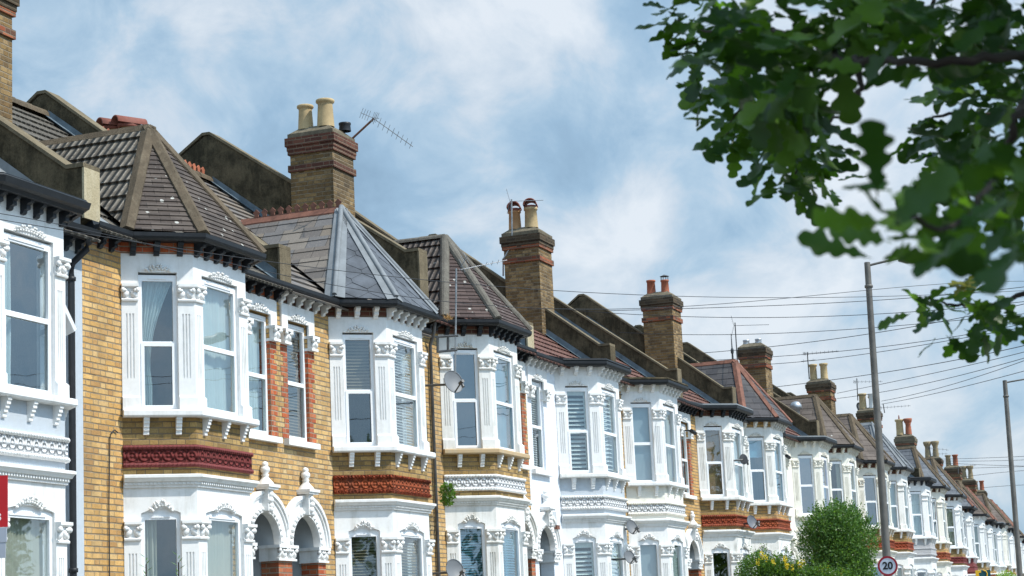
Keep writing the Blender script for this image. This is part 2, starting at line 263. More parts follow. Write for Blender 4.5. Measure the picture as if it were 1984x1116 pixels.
# ------------------------------------------------------------------ mesh builder
class MB:
    W = 5.15
    def __init__(s, mirror=False): s.v = []; s.f = []; s.sm = []; s.mi = mirror; s.smooth = False
    def add(s, pts, faces, smooth=None):
        o = len(s.v)
        for p in pts:
            x, y, z = p; s.v.append((s.W - x, y, z) if s.mi else (x, y, z))
        for f in faces:
            f = [i + o for i in f]
            if s.mi: f.reverse()
            s.f.append(f); s.sm.append(s.smooth if smooth is None else smooth)
        return s
    def box(s, x0, x1, y0, y1, z0, z1):
        return s.add([(x0, y0, z0), (x1, y0, z0), (x1, y1, z0), (x0, y1, z0), (x0, y0, z1), (x1, y0, z1), (x1, y1, z1), (x0, y1, z1)],
              [(0, 3, 2, 1), (4, 5, 6, 7), (0, 1, 5, 4), (1, 2, 6, 5), (2, 3, 7, 6), (3, 0, 4, 7)])
    def fbox(s, fr, s0, s1, n0, n1, z0, z1):              # box in a wall frame: along, outward, up
        P = fr.p; pts = [P(s0, n1, z0), P(s1, n1, z0), P(s1, n0, z0), P(s0, n0, z0), P(s0, n1, z1), P(s1, n1, z1), P(s1, n0, z1), P(s0, n0, z1)]
        return s.add(pts, [(0, 3, 2, 1), (4, 5, 6, 7), (0, 1, 5, 4), (1, 2, 6, 5), (2, 3, 7, 6), (3, 0, 4, 7)])
    def prism(s, poly, vec):                              # closed polygon of 3D points extruded by vec
        n = len(poly); a = [Vector(p) for p in poly]; b = [p + Vector(vec) for p in a]
        return s.add([tuple(p) for p in a + b], [tuple(range(n))[::-1], tuple(range(n, 2 * n))] + [(i, (i + 1) % n, n + (i + 1) % n, n + i) for i in range(n)])
    def sweep(s, path, prof, cap=True, closed=True, smooth=False):
        m = offs(path); n = len(prof); pts = []
        for (p, d) in m:
            for (o, z) in prof: pts.append((p[0] + d[0] * o, p[1] + d[1] * o, z))
        fs = []
        for i in range(len(path) - 1):
            for j in range(n if closed else n - 1):
                k = (j + 1) % n; fs.append((i * n + j, (i + 1) * n + j, (i + 1) * n + k, i * n + k))
        if cap and closed: fs += [tuple(range(n)), tuple(reversed(range((len(path) - 1) * n, len(path) * n)))]
        return s.add(pts, fs, smooth)
    def tube(s, pts, r, n=8, r1=None, cap=True, smooth=True):
        P = [Vector(p) for p in pts]; out = []; fs = []
        L = len(P)
        for i, p in enumerate(P):
            t = (P[min(i + 1, L - 1)] - P[max(i - 1, 0)]).normalized()
            a = t.cross(Vector((0, 0, 1)) if abs(t.z) < .9 else Vector((1, 0, 0))).normalized(); b = t.cross(a)
            rr = r[i] if isinstance(r, (list, tuple)) else (r + (r1 - r) * i / max(1, L - 1) if r1 is not None else r)
            for k in range(n):
                an = 2 * math.pi * k / n; out.append(tuple(p + (a * math.cos(an) + b * math.sin(an)) * rr))
        for i in range(L - 1):
            for k in range(n): fs.append((i * n + k, i * n + (k + 1) % n, (i + 1) * n + (k + 1) % n, (i + 1) * n + k))
        s.add(out, fs, smooth)
        if cap: s.add(out[:n], [tuple(range(n))[::-1]], False); s.add(out[-n:], [tuple(range(n))], False)
        return s
    def lathe(s, c, prof, n=14, smooth=True):             # prof: (r, z) from c upward
        pts = [(c[0] + r * math.cos(2 * math.pi * k / n), c[1] + r * math.sin(2 * math.pi * k / n), c[2] + z) for r, z in prof for k in range(n)]
        fs = [(i * n + k, i * n + (k + 1) % n, (i + 1) * n + (k + 1) % n, (i + 1) * n + k) for i in range(len(prof) - 1) for k in range(n)]
        return s.add(pts, fs, smooth)
    def blob(s, c, rx, ry, rz, ax=None, n=6, m=4):        # ellipsoid; ax = (X,Y,Z) axes
        X, Y, Z = ax or (Vector((1, 0, 0)), Vector((0, 1, 0)), Vector((0, 0, 1))); c = Vector(c); pts = []
        for i in range(m + 1):
            th = math.pi * i / m
            for k in range(n):
                ph = 2 * math.pi * k / n
                pts.append(tuple(c + X * rx * math.sin(th) * math.cos(ph) + Y * ry * math.sin(th) * math.sin(ph) + Z * rz * math.cos(th)))
        fs = [(i * n + k, (i + 1) * n + k, (i + 1) * n + (k + 1) % n, i * n + (k + 1) % n) for i in range(m) for k in range(n)]
        return s.add(pts, fs, True)
    def panel(s, fr, L0, L1, z0, z1, op=None, depth=.12, semi=False, n=0.):
        P = lambda a, z, d=0.: fr.p(a, n - d, z)
        def q(a0, a1, b0, b1): 
            if a1 - a0 > 1e-4 and b1 - b0 > 1e-4: s.add([P(a0, b0), P(a1, b0), P(a1, b1), P(a0, b1)], [(0, 1, 2, 3)])
        if not op: q(L0, L1, z0, z1); return s
        s0, s1, za, zb, rise = op; q(L0, s0, z0, z1); q(s1, L1, z0, z1); q(s0, s1, z0, za)
        K = 1 if rise == 0 else 14; sc_, hw = (s0 + s1) / 2, (s1 - s0) / 2
        top = lambda a: zb + (rise * math.sqrt(max(0, 1 - ((a - sc_) / hw) ** 2)) if semi else rise * (1 - ((a - sc_) / hw) ** 2))
        ss = [s0 + (s1 - s0) * ((1 - math.cos(math.pi * k / K)) / 2 if K > 1 else k) for k in range(K + 1)]
        for a, b in zip(ss[:-1], ss[1:]):
            s.add([P(a, top(a)), P(b, top(b)), P(b, z1), P(a, z1)], [(0, 1, 2, 3)])
            s.add([P(a, top(a)), P(b, top(b)), P(b, top(b), depth), P(a, top(a), depth)], [(3, 2, 1, 0)])
        s.add([P(s0, za), P(s0, top(s0)), P(s0, top(s0), depth), P(s0, za, depth)], [(0, 1, 2, 3)])
        s.add([P(s1, za), P(s1, top(s1)), P(s1, top(s1), depth), P(s1, za, depth)], [(3, 2, 1, 0)])
        s.add([P(s0, za), P(s1, za), P(s1, za, depth), P(s0, za, depth)], [(3, 2, 1, 0)])
        return s
    def mesh(s, name):
        me = bpy.data.meshes.new(name); me.from_pydata(s.v, [], s.f); me.update()
        uvl = me.uv_layers.new(name='UV'); z = Vector((0, 0, 1)); uvd = [0.] * (2 * len(me.loops))
        for p in me.polygons:
            nn = p.normal; t = z.cross(nn)
            t = t.normalized() if t.length > .02 else Vector((1, 0, 0)); b = nn.cross(t)
            for li in p.loop_indices:
                c = me.vertices[me.loops[li].vertex_index].co; uvd[2 * li] = c.dot(t); uvd[2 * li + 1] = c.dot(b)
        uvl.data.foreach_set('uv', uvd)
        me.polygons.foreach_set('use_smooth', s.sm); me.update(); return me

def offs(path):
    out = []; n = len(path)
    ns = []
    for a, b in zip(path[:-1], path[1:]):
        t = Vector((b[0] - a[0], b[1] - a[1])).normalized(); ns.append(Vector((t.y, -t.x)))
    for i, p in enumerate(path):
        if i == 0: d = ns[0]
        elif i == n - 1: d = ns[-1]
        else: d = (ns[i - 1] + ns[i]) / (1 + ns[i - 1].dot(ns[i]))
        out.append((p, d))
    return out
def off_path(path, o): return [(p[0] + d[0] * o, p[1] + d[1] * o) for p, d in offs(path)]

class Fr:                                                 # wall frame from A to B in plan
    def __init__(s, A, B):
        s.A = Vector(A); s.t = (Vector(B) - s.A).normalized(); s.o = Vector((s.t.y, -s.t.x)); s.L = (Vector(B) - s.A).length
    def p(s, a, n, z): q = s.A + s.t * a + s.o * n; return (q.x, q.y, z)

def obj(name, me, mat=None, parent=None, loc=None, rz=None):
    if isinstance(me, MB): me = me.mesh(name)
    if mat is not None and not me.materials: me.materials.append(MT[mat] if isinstance(mat, str) else mat)
    o = bpy.data.objects.new(name, me); COL.objects.link(o)
    if parent: o.parent = parent
    if loc is not None: o.location = loc
    if rz is not None: o.rotation_euler = (0, 0, rz)
    return o
def empty(name, loc, label, cat, group=None, rz=0):
    o = bpy.data.objects.new(name, None); o.empty_display_size = .3; COL.objects.link(o); o.location = loc; o.rotation_euler = (0, 0, rz)
    return tag(o, label, cat, group)
def tag(o, label, cat, group=None, kind=None):
    if label: o['label'] = label
    if cat: o['category'] = cat
    if group: o['group'] = group
    if kind: o['kind'] = kind
    return o
CACHE = {}
def cached(key, mat, build):
    k = (key, mat)
    if k not in CACHE:
        mb = build(); me = mb.mesh(key[0]); me.materials.append(MT[mat]); CACHE[k] = me
    return CACHE[k]

# ------------------------------------------------------------------ geometry of one house (x along the street, y into the house)
W = 5.15; B0, CX, BW, BD = .89, .588, 1.39, .712
P0, P1, P2, P3 = (B0, 0), (B0 + CX, -BD), (B0 + CX + BW, -BD), (B0 + 2 * CX + BW, 0)
BAY = [P0, P1, P2, P3]
FA, FC, FB, FF = Fr(P0, P1), Fr(P1, P2), Fr(P2, P3), Fr((0, 0), (W, 0))
CL = FA.L
Z_FR, Z_CT, Z_CB, Z_BT, Z_ST, Z_SB = 6.81, 6.41, 6.19, 4.98, 4.79, 4.70
Z_OP = 6.57; Z_BNT, Z_BNB, Z_CRT, Z_CRB = 4.35, 4.074, 3.977, 3.82
Z_G0, Z_GS, Z_GC, Z_GCB = .95, 3.50, 3.40, 3.165
OPS = {'a': (.217, .71), 'c': (.21, 1.16), 'b': (CL - .71, CL - .217)}
FRM = {'a': FA, 'c': FC, 'b': FB}
Z_EV = 7.05; APEX = (B0 + CX + BW / 2, .33, 8.80); RB = (APEX[0], 2.17, 8.79)
def roof_z(y): return 7.12 + .765 * y
RIDGE_Y = 3.9; RIDGE_Z = roof_z(3.9)
def mirx(x, mi): return W - x if mi else x

def b_wall(mi, top):                                      # main brick facade either side of the bay
    def f():
        m = MB(mi)
        arch = (4.08, 4.96, 0, 3.25, .44)
        m.panel(FF, P3[0], W, -.6, 4.1, arch, .03, True)
        m.panel(FF, P3[0], W, 4.1, top, (4.2, 4.88, 4.79, Z_OP, 0), .13)
        return m
    return f
def b_wall2(mi, top):
    def f(): return MB(mi).panel(FF, 0, P0[0], -.6, top)
    return f
def b_wall3(mi):
    def f(): return MB(mi).add([(0, 8.2, -.6), (W, 8.2, -.6), (W, 8.2, 7.2), (0, 8.2, 7.2)], [(3, 2, 1, 0)])
    return f
def b_apron(mi):                                          # bay brickwork between the windows
    def f():
        m = MB(mi)
        for fr in (FA, FC, FB):
            m.panel(fr, 0, fr.L, Z_BNT - .01, Z_SB + .01); m.panel(fr, 0, fr.L, Z_CRT - .02, Z_BNB + .01)
        return m
    return f
def b_frieze(mi, z0=Z_FR, z1=7.0):
    def f():
        m = MB(mi)
        for fr in (FA, FC, FB): m.panel(fr, 0, fr.L, z0, z1, n=.002)
        m.panel(FF, 0, P0[0], z0, z1, n=.004); m.panel(FF, P3[0], W, z0, z1, n=.004); return m
    return f
def b_bay(mi):
    def f():
        m = MB(mi)
        for k, fr in FRM.items():
            a, b = OPS[k]
            m.panel(fr, 0, fr.L, Z_ST - .01, Z_FR, (a, b, Z_ST - .01, Z_OP, .0), .11)
            m.panel(fr, 0, fr.L, -.6, Z_CRB + .02, (a, b, Z_G0, Z_GS, .06), .11)
        pl = off_path(BAY, .045)                          # thin raised plinth under the ground-floor windows
        m.sweep(BAY, [(0, .80), (.10, .80), (.10, .86), (.03, .90), (0, .90)])
        return m
    return f
def pil_paths(k):
    if k == 0: return [FA.p(0, 0, 0)[:2], FA.p(.212, 0, 0)[:2]]
    if k == 1: return [FA.p(.715, 0, 0)[:2], P1, FC.p(.205, 0, 0)[:2]]
    if k == 2: return [FC.p(1.165, 0, 0)[:2], P2, FB.p(CL - .715, 0, 0)[:2]]
    return [FB.p(CL - .212, 0, 0)[:2], FB.p(CL, 0, 0)[:2]]
def b_pil(mi, k, zb, zbt, zc, lod):
    def f():
        m = MB(mi); path = pil_paths(k)
        m.sweep(path, [(0, zb), (.05, zb), (.05, zbt - .03), (.018, zbt), (0, zbt)])          # base
        if lod > 1: m.sweep(path, [(0, zbt), (.016, zbt), (.016, zc), (0, zc)]); return m
        # fluted shaft: plain ends, grooved middle
        m.sweep(path, [(0, zbt), (.016, zbt), (.016, zbt + .22), (0, zbt + .22)]); m.sweep(path, [(0, zc - .16), (.016, zc - .16), (.016, zc), (0, zc)])
        za, zz = zbt + .22, zc - .16; prof = []
        for (A, B) in zip(path[:-1], path[1:]):
            fr = Fr(A, B); L = fr.L; nfl = 3; mrg = .045; w_ = (L - 2 * mrg) / nfl
            e0 = 0 if A == path[0] else None
            pts = [(0, .016)]
            for j in range(nfl):
                a = mrg + j * w_ + w_ * .22; b = mrg + (j + 1) * w_ - w_ * .22
                pts += [(a, .016), (a + .005, .002), (b - .005, .002), (b, .016)]
            pts.append((L, .016))
            q = [fr.p(a, n, 0)[:2] for a, n in pts]
            if prof: prof = prof[:-1]; q = q[1:]; mid = off_path(path, .016)[1]; prof.append(mid)
            prof += q
        for A, B in zip(prof[:-1], prof[1:]): m.add([(A[0], A[1], za), (B[0], B[1], za), (B[0], B[1], zz), (A[0], A[1], zz)], [(0, 1, 2, 3)])
        for A, E in ((path[0], prof[0]), (prof[-1], path[-1])): m.add([(A[0], A[1], za), (E[0], E[1], za), (E[0], E[1], zz), (A[0], A[1], zz)], [(0, 1, 2, 3)])
        return m
    return f
def cap_lumps(m, fr, a, b, z0, z1, n0, lod):              # carved leaves of a capital
    h = z1 - z0; o3 = Vector((fr.o.x, fr.o.y, 0)); t3 = Vector((fr.t.x, fr.t.y, 0)); zz = Vector((0, 0, 1))
    k = max(2, int((b - a) / .075))
    r_ = random.Random(int(a * 1000) + k)
    for i in range(k):
        s = a + (b - a) * (i + .5) / k; w_ = (b - a) / k
        tilt = .5 if i % 2 else -.5
        ax = ((t3 * math.cos(tilt) + zz * math.sin(tilt)), o3, (zz * math.cos(tilt) - t3 * math.sin(tilt)))
        m.blob(fr.p(s, n0 + .012, z0 + h * .42), w_ * .42, .03, h * .40, ax, 6, 4)
        m.blob(fr.p(s + w_ * .12 * (1 if i % 2 else -1), n0 + .03, z0 + h * .75), w_ * .34, .028, h * .17, None, 6, 4)
    for s in (a + .015, b - .015): m.blob(fr.p(s, n0 + .035, z1 - h * .22), .032, .032, .036, None, 6, 4)
def b_cap(mi, k, z0, z1, lod):
    def f():
        m = MB(mi); path = pil_paths(k)
        m.sweep(path, [(0, z0), (.045, z0), (.05, z0 + .02), (.035, z0 + .035), (0, z0 + .035)])
        m.sweep(path, [(0, z0 + .03), (.02, z0 + .03), (.038, z1 - .05), (0, z1 - .05)])
        m.sweep(path, [(0, z1 - .052), (.06, z1 - .052), (.08, z1 - .035), (.08, z1), (0, z1)])
        if lod < 2:
            for A, B in zip(path[:-1], path[1:]): fr = Fr(A, B); cap_lumps(m, fr, 0.0, fr.L, z0 + .03, z1 - .05, .022, lod)
        return m
    return f
def garland(m, fr, a, b, z, rise, n=.008, cnt=9, sz=1., wd=.6):   # leafy ornament spread over an opening
    o3 = Vector((fr.o.x, fr.o.y, 0)); t3 = Vector((fr.t.x, fr.t.y, 0)); zz = Vector((0, 0, 1))
    c, hw = (a + b) / 2, (b - a) / 2 * wd
    for i in range(cnt):
        q = -1 + 2 * i / (cnt - 1); s = c + q * hw; big = 1 - .4 * abs(q); zt = z + rise * (1 - q * q * .9) + .012 + .022 * big
        tl = q * .9 + (.35 if i % 2 else -.35)
        up = zz * math.cos(tl) + t3 * math.sin(tl); sd = t3 * math.cos(tl) - zz * math.sin(tl)
        m.blob(Vector(fr.p(s, n, zt)), .036 * sz, .026,   .036 * sz * big, (sd, o3, up), 6, 4)
        m.blob(Vector(fr.p(s, n + .018, zt)) + up * .03 * big, .02 * sz, .02, .03 * sz, (sd, o3, up), 5, 4)
        m.blob(Vector(fr.p(s + hw / cnt, n, zt - .03 * big)), .03 * sz, .024, .022 * sz, (sd, o3, up), 5, 4)
def b_garl(mi, k, fl):
    def f():
        m = MB(mi); fr = FRM[k]; a, b = OPS[k]; c = 7 if k != 'c' else 11
        if fl: garland(m, fr, a, b, Z_GS + .015, .075, cnt=c, sz=.85, wd=.48)
        else: garland(m, fr, a, b, Z_OP, .035, cnt=c, sz=.68, wd=.55)
        return m
    return f
def b_sill(mi):
    def f():
        m = MB(mi); p = [(P0[0] - .02, .0)] + [P1, P2] + [(P3[0] + .02, 0)]
        return m.sweep(BAY, [(0, Z_SB), (.12, Z_SB), (.135, Z_SB + .02), (.135, Z_ST - .015), (.12, Z_ST), (-.05, Z_ST), (-.05, Z_SB)])
    return f
def b_band(mi):
    def f():
        m = MB(mi); m.sweep(BAY, [(0, Z_BNB + .045), (.03, Z_BNB + .045), (.03, Z_BNT - .045), (0, Z_BNT - .045)]); return m
    return f
def b_rope(mi, lod):
    def f():
        m = MB(mi)
        for z in (Z_BNT - .026, Z_BNB + .026):
            m.sweep(BAY, [(0, z - .026), (.045, z - .026), (.055, z), (.045, z + .026), (0, z + .026)])
            if lod < 2:
                for fr in (FA, FC, FB):
                    k = int(fr.L / .052); o3 = Vector((fr.o.x, fr.o.y, 0)); t3 = Vector((fr.t.x, fr.t.y, 0)); zz = Vector((0, 0, 1))
                    ax = ((t3 * .75 + zz * .66), o3, (zz * .75 - t3 * .66))
                    for i in range(k): m.blob(fr.p((i + .5) * fr.L / k, .052, z), .034, .022, .017, ax, 5, 3)
        return m
    return f
def b_cornice(mi, lod):
    def f():
        m = MB(mi)
        m.sweep(BAY, [(0, Z_CRB), (.03, Z_CRB), (.03, Z_CRB + .03), (.045, Z_CRB + .03), (.045, Z_CRB + .062), (.075, Z_CRB + .07), (.10, Z_CRT - .045), (.115, Z_CRT - .04), (.115, Z_CRT - .008), (.09, Z_CRT), (0, Z_CRT + .012)])
        if lod < 1:
            for fr in (FA, FC, FB):
                k = int(fr.L / .05)
                for i in range(k): s = (i + .5) * fr.L / k; m.fbox(fr, s - .012, s + .012, .04, .062, Z_CRB + .034, Z_CRB + .062)
        return m
    return f
EAVES = [(-.0, 0)] + BAY + [(W, 0)]
def eave_path(x0=0., x1=W): return [(x0, 0)] + BAY + [(x1, 0)]
def b_gutter(mi, kind):
    def f():
        m = MB(mi); p = eave_path(.0, W - .0)
        m.sweep(p, [(0, 6.955), (.155, 6.955), (.155, 7.06), (0, 7.06)])
        if kind == 'ogee': m.sweep(p, [(.15, 6.93), (.20, 6.93), (.22, 6.97), (.27, 6.99), (.29, 7.06), (.14, 7.07)])
        else: m.sweep(p, [(.160, 6.99), (.168, 6.965), (.19, 6.945), (.225, 6.945), (.25, 6.965), (.262, 6.99), (.266, 7.04), (.256, 7.04), (.25, 7.0), (.17, 7.0), (.16, 7.05)], smooth=False)
        return m
    return f
def bracket_mesh(mat):
    def f():
        m = MB(); pr = [(0, 6.955), (-.15, 6.955), (-.15, 6.925), (-.138, 6.905), (-.11, 6.90), (-.09, 6.88), (-.095, 6.855), (-.09, 6.835), (-.05, 6.825), (-.045, 6.80), (-.03, 6.785), (0, 6.78)]
        m.prism([(-.036, o, z) for o, z in pr], (.072, 0, 0)); return m
    return cached(('eaves_bracket',), mat, f)
def sbracket_mesh(mat):
    def f():
        m = MB(); pr = [(.004, 4.702), (-.10, 4.702), (-.10, 4.665), (-.085, 4.655), (-.085, 4.62), (-.068, 4.61), (-.068, 4.58), (-.05, 4.57), (-.05, 4.535), (-.03, 4.525), (-.03, 4.485), (.004, 4.475)]
        m.prism([(-.036, o, z) for o, z in pr], (.072, 0, 0)); return m
    return cached(('sill_bracket',), mat, f)
def place_on(fr, s, mi, name, me, parent):
    q = fr.p(s, 0, 0); a = math.atan2(fr.t.y, fr.t.x)
    x = mirx(q[0], mi); return obj(name, me, None, parent, (x, q[1], 0), -a if mi else a)

# windows: outer frame, two sashes, glass; all in a wall frame
def b_frame(mi, fr, a, b, z0, z1, rise, dep, lod, style):
    def f():
        m = MB(mi); t = .05; n0, n1 = -dep, -dep + .05; zt = z1 - (.03 if not rise else 0)
        m.fbox(fr, a, a + t, n0, n1, z0, zt); m.fbox(fr, b - t, b, n0, n1, z0, zt)
        m.fbox(fr, a + t, b - t, n0, n1, z0, z0 + t); m.fbox(fr, a + t, b - t, n0, n1, zt - t - .03, zt)
        if rise: m.fbox(fr, a, b, n0 + .006, n1 - .006, zt - .02, zt + rise)
        zm = z0 + (zt - z0) * .49; n2 = n1 + .012
        m.fbox(fr, a + t, b - t, n0, n2 - .02, zm - .03, zm + .035)
        if style != 'plain':                              # lower sash stands proud
            s = .042; z2 = zm + .012
            m.fbox(fr, a + .03, a + .03 + s, n1, n2, z0 + .03, z2); m.fbox(fr, b - .03 - s, b - .03, n1, n2, z0 + .03, z2)
            m.fbox(fr, a + .03 + s, b - .03 - s, n1, n2, z0 + .03, z0 + .03 + s); m.fbox(fr, a + .03 + s, b - .03 - s, n1, n2, z2 - s, z2)
        if lod < 1: m.fbox(fr, a + .13, b - .13, n1, n1 + .012, zt - .055, zt - .035)      # trickle vent
        m.fbox(fr, a - .02, b + .02, n0, n1 + .03, z0 - .03, z0 - .001)
        return m
    return f
def b_pane(mi, fr, a, b, z0, z1, dep):
    def f():
        m = MB(mi); n = -dep + .02; P = fr.p; r_ = random.Random(int(a * 99 + z0 * 7)); zm = z0 + (z1 - .03 - z0) * .49
        for (za, zb, nn) in ((z0 + .04, zm - .01, n + .012), (zm, z1 - .06, n)):
            d = [r_.uniform(-.0025, .0025) for _ in range(3)]
            m.add([P(a + .04, nn + d[0], za), P(b - .04, nn + d[1], za), P(b - .04, nn + d[2], zb), P(a + .04, nn + d[0] + d[2] - d[1], zb)], [(0, 1, 2, 3)])
        return m
    return f
def b_fill(mi, fr, a, b, z0, z1, dep, kind):
    def f():
        m = MB(mi); n = -dep - .05; P = fr.p; a_, b_ = a + .02, b - .02; zt = z1 - .04
        def slats(za, zb, pitch, tilt, th=.004, wd=.05):
            k = int((zb - za) / pitch)
            for i in range(k):
                z = za + (i + .5) * pitch; m.add([P(a_, n - wd / 2, z + tilt), P(b_, n - wd / 2, z + tilt), P(b_, n + wd / 2 - .01, z - tilt), P(a_, n + wd / 2 - .01, z - tilt)], [(0, 1, 2, 3)])
        def cloth(s0, s1, z_, zt_, pinch=0., folds=None, nn=n - .03):
            K = 40; V = 10; folds = folds or max(3, int((s1 - s0) / .06)); pts = []
            for j in range(V + 1):
                q = j / V; z = z_ + (zt_ - z_) * q
                w_ = 1 - pinch * max(0, math.sin(min(1., (1 - q) * 1.25) * math.pi * .62)) if pinch else 1
                for i in range(K + 1):
                    u = i / K; s = s0 + (s1 - s0) * u * w_
                    pts.append(P(s, nn + .022 * math.sin(u * folds * 6.283 + .7 * math.sin(q * 2)) + .01 * math.sin(u * 17 + q * 3), z))
            m.add(pts, [(j * (K + 1) + i, j * (K + 1) + i + 1, (j + 1) * (K + 1) + i + 1, (j + 1) * (K + 1) + i) for j in range(V) for i in range(K)], True)
        w = b_ - a_
        if kind == 'drape': cloth(a_, b_, z0, zt, .68)
        elif kind == 'net': cloth(a_, b_, z0, zt)
        elif kind == 'side': cloth(b_ - w * .34, b_, z0, zt); 
        elif kind == 'left': cloth(a_, a_ + w * .42, z0, zt)
        elif kind == 'pair': cloth(a_, a_ + w * .3, z0, zt); cloth(b_ - w * .3, b_, z0, zt)
        elif kind in ('blind', 'blindw'): slats(z0, zt, .045, .016)
        elif kind == 'halfblind': slats(z0 + (zt - z0) * .49, zt, .05, .018)
        elif kind == 'shutter':
            m.fbox(fr, a_, a_ + .04, n - .02, n + .01, z0, zt); m.fbox(fr, b_ - .04, b_, n - .02, n + .01, z0, zt)
            slats(z0 + .03, zt - .12, .085, .026, wd=.075); m.fbox(fr, a_, b_, n - .03, n, zt - .14, zt)
        elif kind in ('board', 'frost'): m.add([P(a_, n, z0), P(b_, n, z0), P(b_, n, zt), P(a_, n, zt)], [(0, 1, 2, 3)])
        elif kind == 'roller': m.add([P(a_, n, zt - (zt - z0) * .3), P(b_, n, zt - (zt - z0) * .3), P(b_, n, zt), P(a_, n, zt)], [(0, 1, 2, 3)])
        return m
    return f
FILL = dict(drape=('curtain', 'curtain'), net=('curtain', 'net'), netw=('curtain', 'curtain'), side=('curtain', 'curtain'), left=('curtain', 'net'), pair=('curtain', 'net'), blind=('blind', 'blind'), blindw=('blind', 'blindw'),
            halfblind=('blind', 'blind'), shutter=('shutter', 'shutter'), board=('blind', 'brown'), frost=('blind', 'frost'), roller=('blind', 'blindw'))
def window(root, mi, where, z0, z1, rise, dep, fill, glass, lod, ab=None, fr=None, style='sash', fmat='upvc', name='window'):
    if fr is None: fr = FRM[where]; ab = OPS[where]
    a, b = ab; key = (where, mi, round(z0, 2), lod, style)
    w = obj(name, cached(('window',) + key, fmat, b_frame(mi, fr, a, b, z0, z1, rise, dep, lod, style)), None, root)
    obj('pane', cached(('pane',) + key, glass, b_pane(mi, fr, a, b, z0, z1, dep)), None, w)
    if fill:
        nm, mt = FILL[fill]; kk = 'net' if fill == 'netw' else fill
        obj(nm, cached((nm, kk) + key, mt, b_fill(mi, fr, a, b, z0, z1, dep, kk)), None, w)
    return w

# roofs -------------------------------------------------------------
def clip(poly, pn, d):                                    # keep p.pn >= d
    out = []
    for i, p in enumerate(poly):
        q = poly[(i + 1) % len(poly)]; a, b = p.dot(pn) - d, q.dot(pn) - d
        if a >= 0: out.append(p)
        if (a >= 0) != (b >= 0): out.append(p + (q - p) * (a / (a - b)))
    return out
def facet(m, pts, row=.1, th=.018, base=None, ovl=True):  # tiled facet: stepped courses
    P = [Vector(p) for p in pts]; n = (P[1] - P[0]).cross(P[2] - P[0]).normalized()
    if n.z < 0: n = -n; P.reverse()
    t = Vector((0, 0, 1)).cross(n).normalized(); v = n.cross(t)
    vs = [p.dot(v) for p in P]; lo, hi = min(vs), max(vs); k0 = math.floor(lo / row); k1 = math.ceil(hi / row)
    for k in range(k0, k1):
        a, b = k * row, (k + 1) * row; q = clip(clip(P, v, a), -v, -b)
        if len(q) < 3: continue
        a2 = max(a, lo)
        r = [p + n * (th * (1 - (p.dot(v) - a) / row)) for p in q]; m.add([tuple(p) for p in r], [tuple(range(len(r)))])
        low = [i for i in range(len(q)) if abs(q[i].dot(v) - a2) < 1e-4 or abs(q[i].dot(v) - a) < 1e-4]
        for i in range(len(q)):
            j = (i + 1) % len(q)
            if i in low and j in low:
                A, B = r[i], r[j]; m.add([tuple(A), tuple(B), tuple(B - n * th * 1.1), tuple(A - n * th * 1.1)], [(3, 2, 1, 0)])
def hexfacet(m, pts, r=.21, th=.006):
    P = [Vector(p) for p in pts]; n = (P[1] - P[0]).cross(P[2] - P[0]).normalized()
    if n.z < 0: n = -n; P.reverse()
    m.add([tuple(p - n * .004) for p in P], [tuple(range(len(P)))])
    t = Vector((0, 0, 1)).cross(n).normalized(); v = n.cross(t); c0 = P[0]
    rr = random.Random(5); w, h = r * 2.0, r * 1.1
    for i in range(-9, 10):
        for j in range(-14, 15):
            c = c0 + t * ((i + (.5 if j % 2 else 0)) * w) + v * (j * h)
            hx = [(0, -h), (w / 2, -h * .35), (w / 2, h * .35), (0, h), (-w / 2, h * .35), (-w / 2, -h * .35)]
            ti = rr.uniform(-.01, .01); q = [c + t * (x * .985) + v * (y * .985) for x, y in hx]
            for a_, b_ in [(P[k], P[(k + 1) % len(P)]) for k in range(len(P))]:
                en = n.cross(b_ - a_).normalized(); q = clip(q, en, a_.dot(en))
                if len(q) < 3: break
            if len(q) < 3: continue
            up = [p + n * (th - (p - c).dot(v) * .03 + (p - c).dot(t) * ti + .006) for p in q]; nq = len(q)
            m.add([tuple(p) for p in up] + [tuple(p - n * .02) for p in up], [tuple(range(nq))] + [(k, nq + k, nq + (k + 1) % nq, (k + 1) % nq) for k in range(nq)])
def capstrip(m, p, q, dA, dB, w=.12, seg=.42, hgt=.05, rnd_=False):      # ridge / hip tiles along an edge
    p, q = Vector(p), Vector(q); e = (q - p); L = e.length; e.normalize()
    def side(d): d = Vector(d); d = d - e * d.dot(e); return d.normalized()
    a, b = side(dA), side(dB); up = -(a + b).normalized()
    if up.z < 0: up = -up
    k = max(1, int(round(L / seg)))
    for i in range(k):
        s0, s1 = L * i / k, L * (i + 1) / k + .03; r0, r1 = (1.08, 1.0)
        def ring(s, f):
            c = p + e * min(s, L)
            if rnd_:
                pts = []
                for j in range(7):
                    an = math.pi * j / 6; x = (b - a).normalized()
                    pts.append(c + x * (math.cos(an) * w * .82 * f) + up * (math.sin(an) * w * .82 * f - .01))
                return pts
            return [c + b * w * f + up * .012, c + b * w * f + up * (.035 * f), c + up * (hgt * f), c + a * w * f + up * (.035 * f), c + a * w * f + up * .012]
        A, B = ring(s0, r1), ring(s1, r0); n = len(A)
        m.add([tuple(x) for x in A + B], [(j, j + 1, n + j + 1, n + j) for j in range(n - 1)] + [tuple(range(n))[::-1], tuple(range(n, 2 * n))], False)
EV = off_path([(P0[0] - .45, 0)] + BAY + [(P3[0] + .45, 0)], .235)
E1, E2 = (EV[2][0], EV[2][1], Z_EV), (EV[3][0], EV[3][1], Z_EV)
E0, E3 = (P0[0] - .17, -.20, 7.07), (P3[0] + .17, -.20, 7.07)
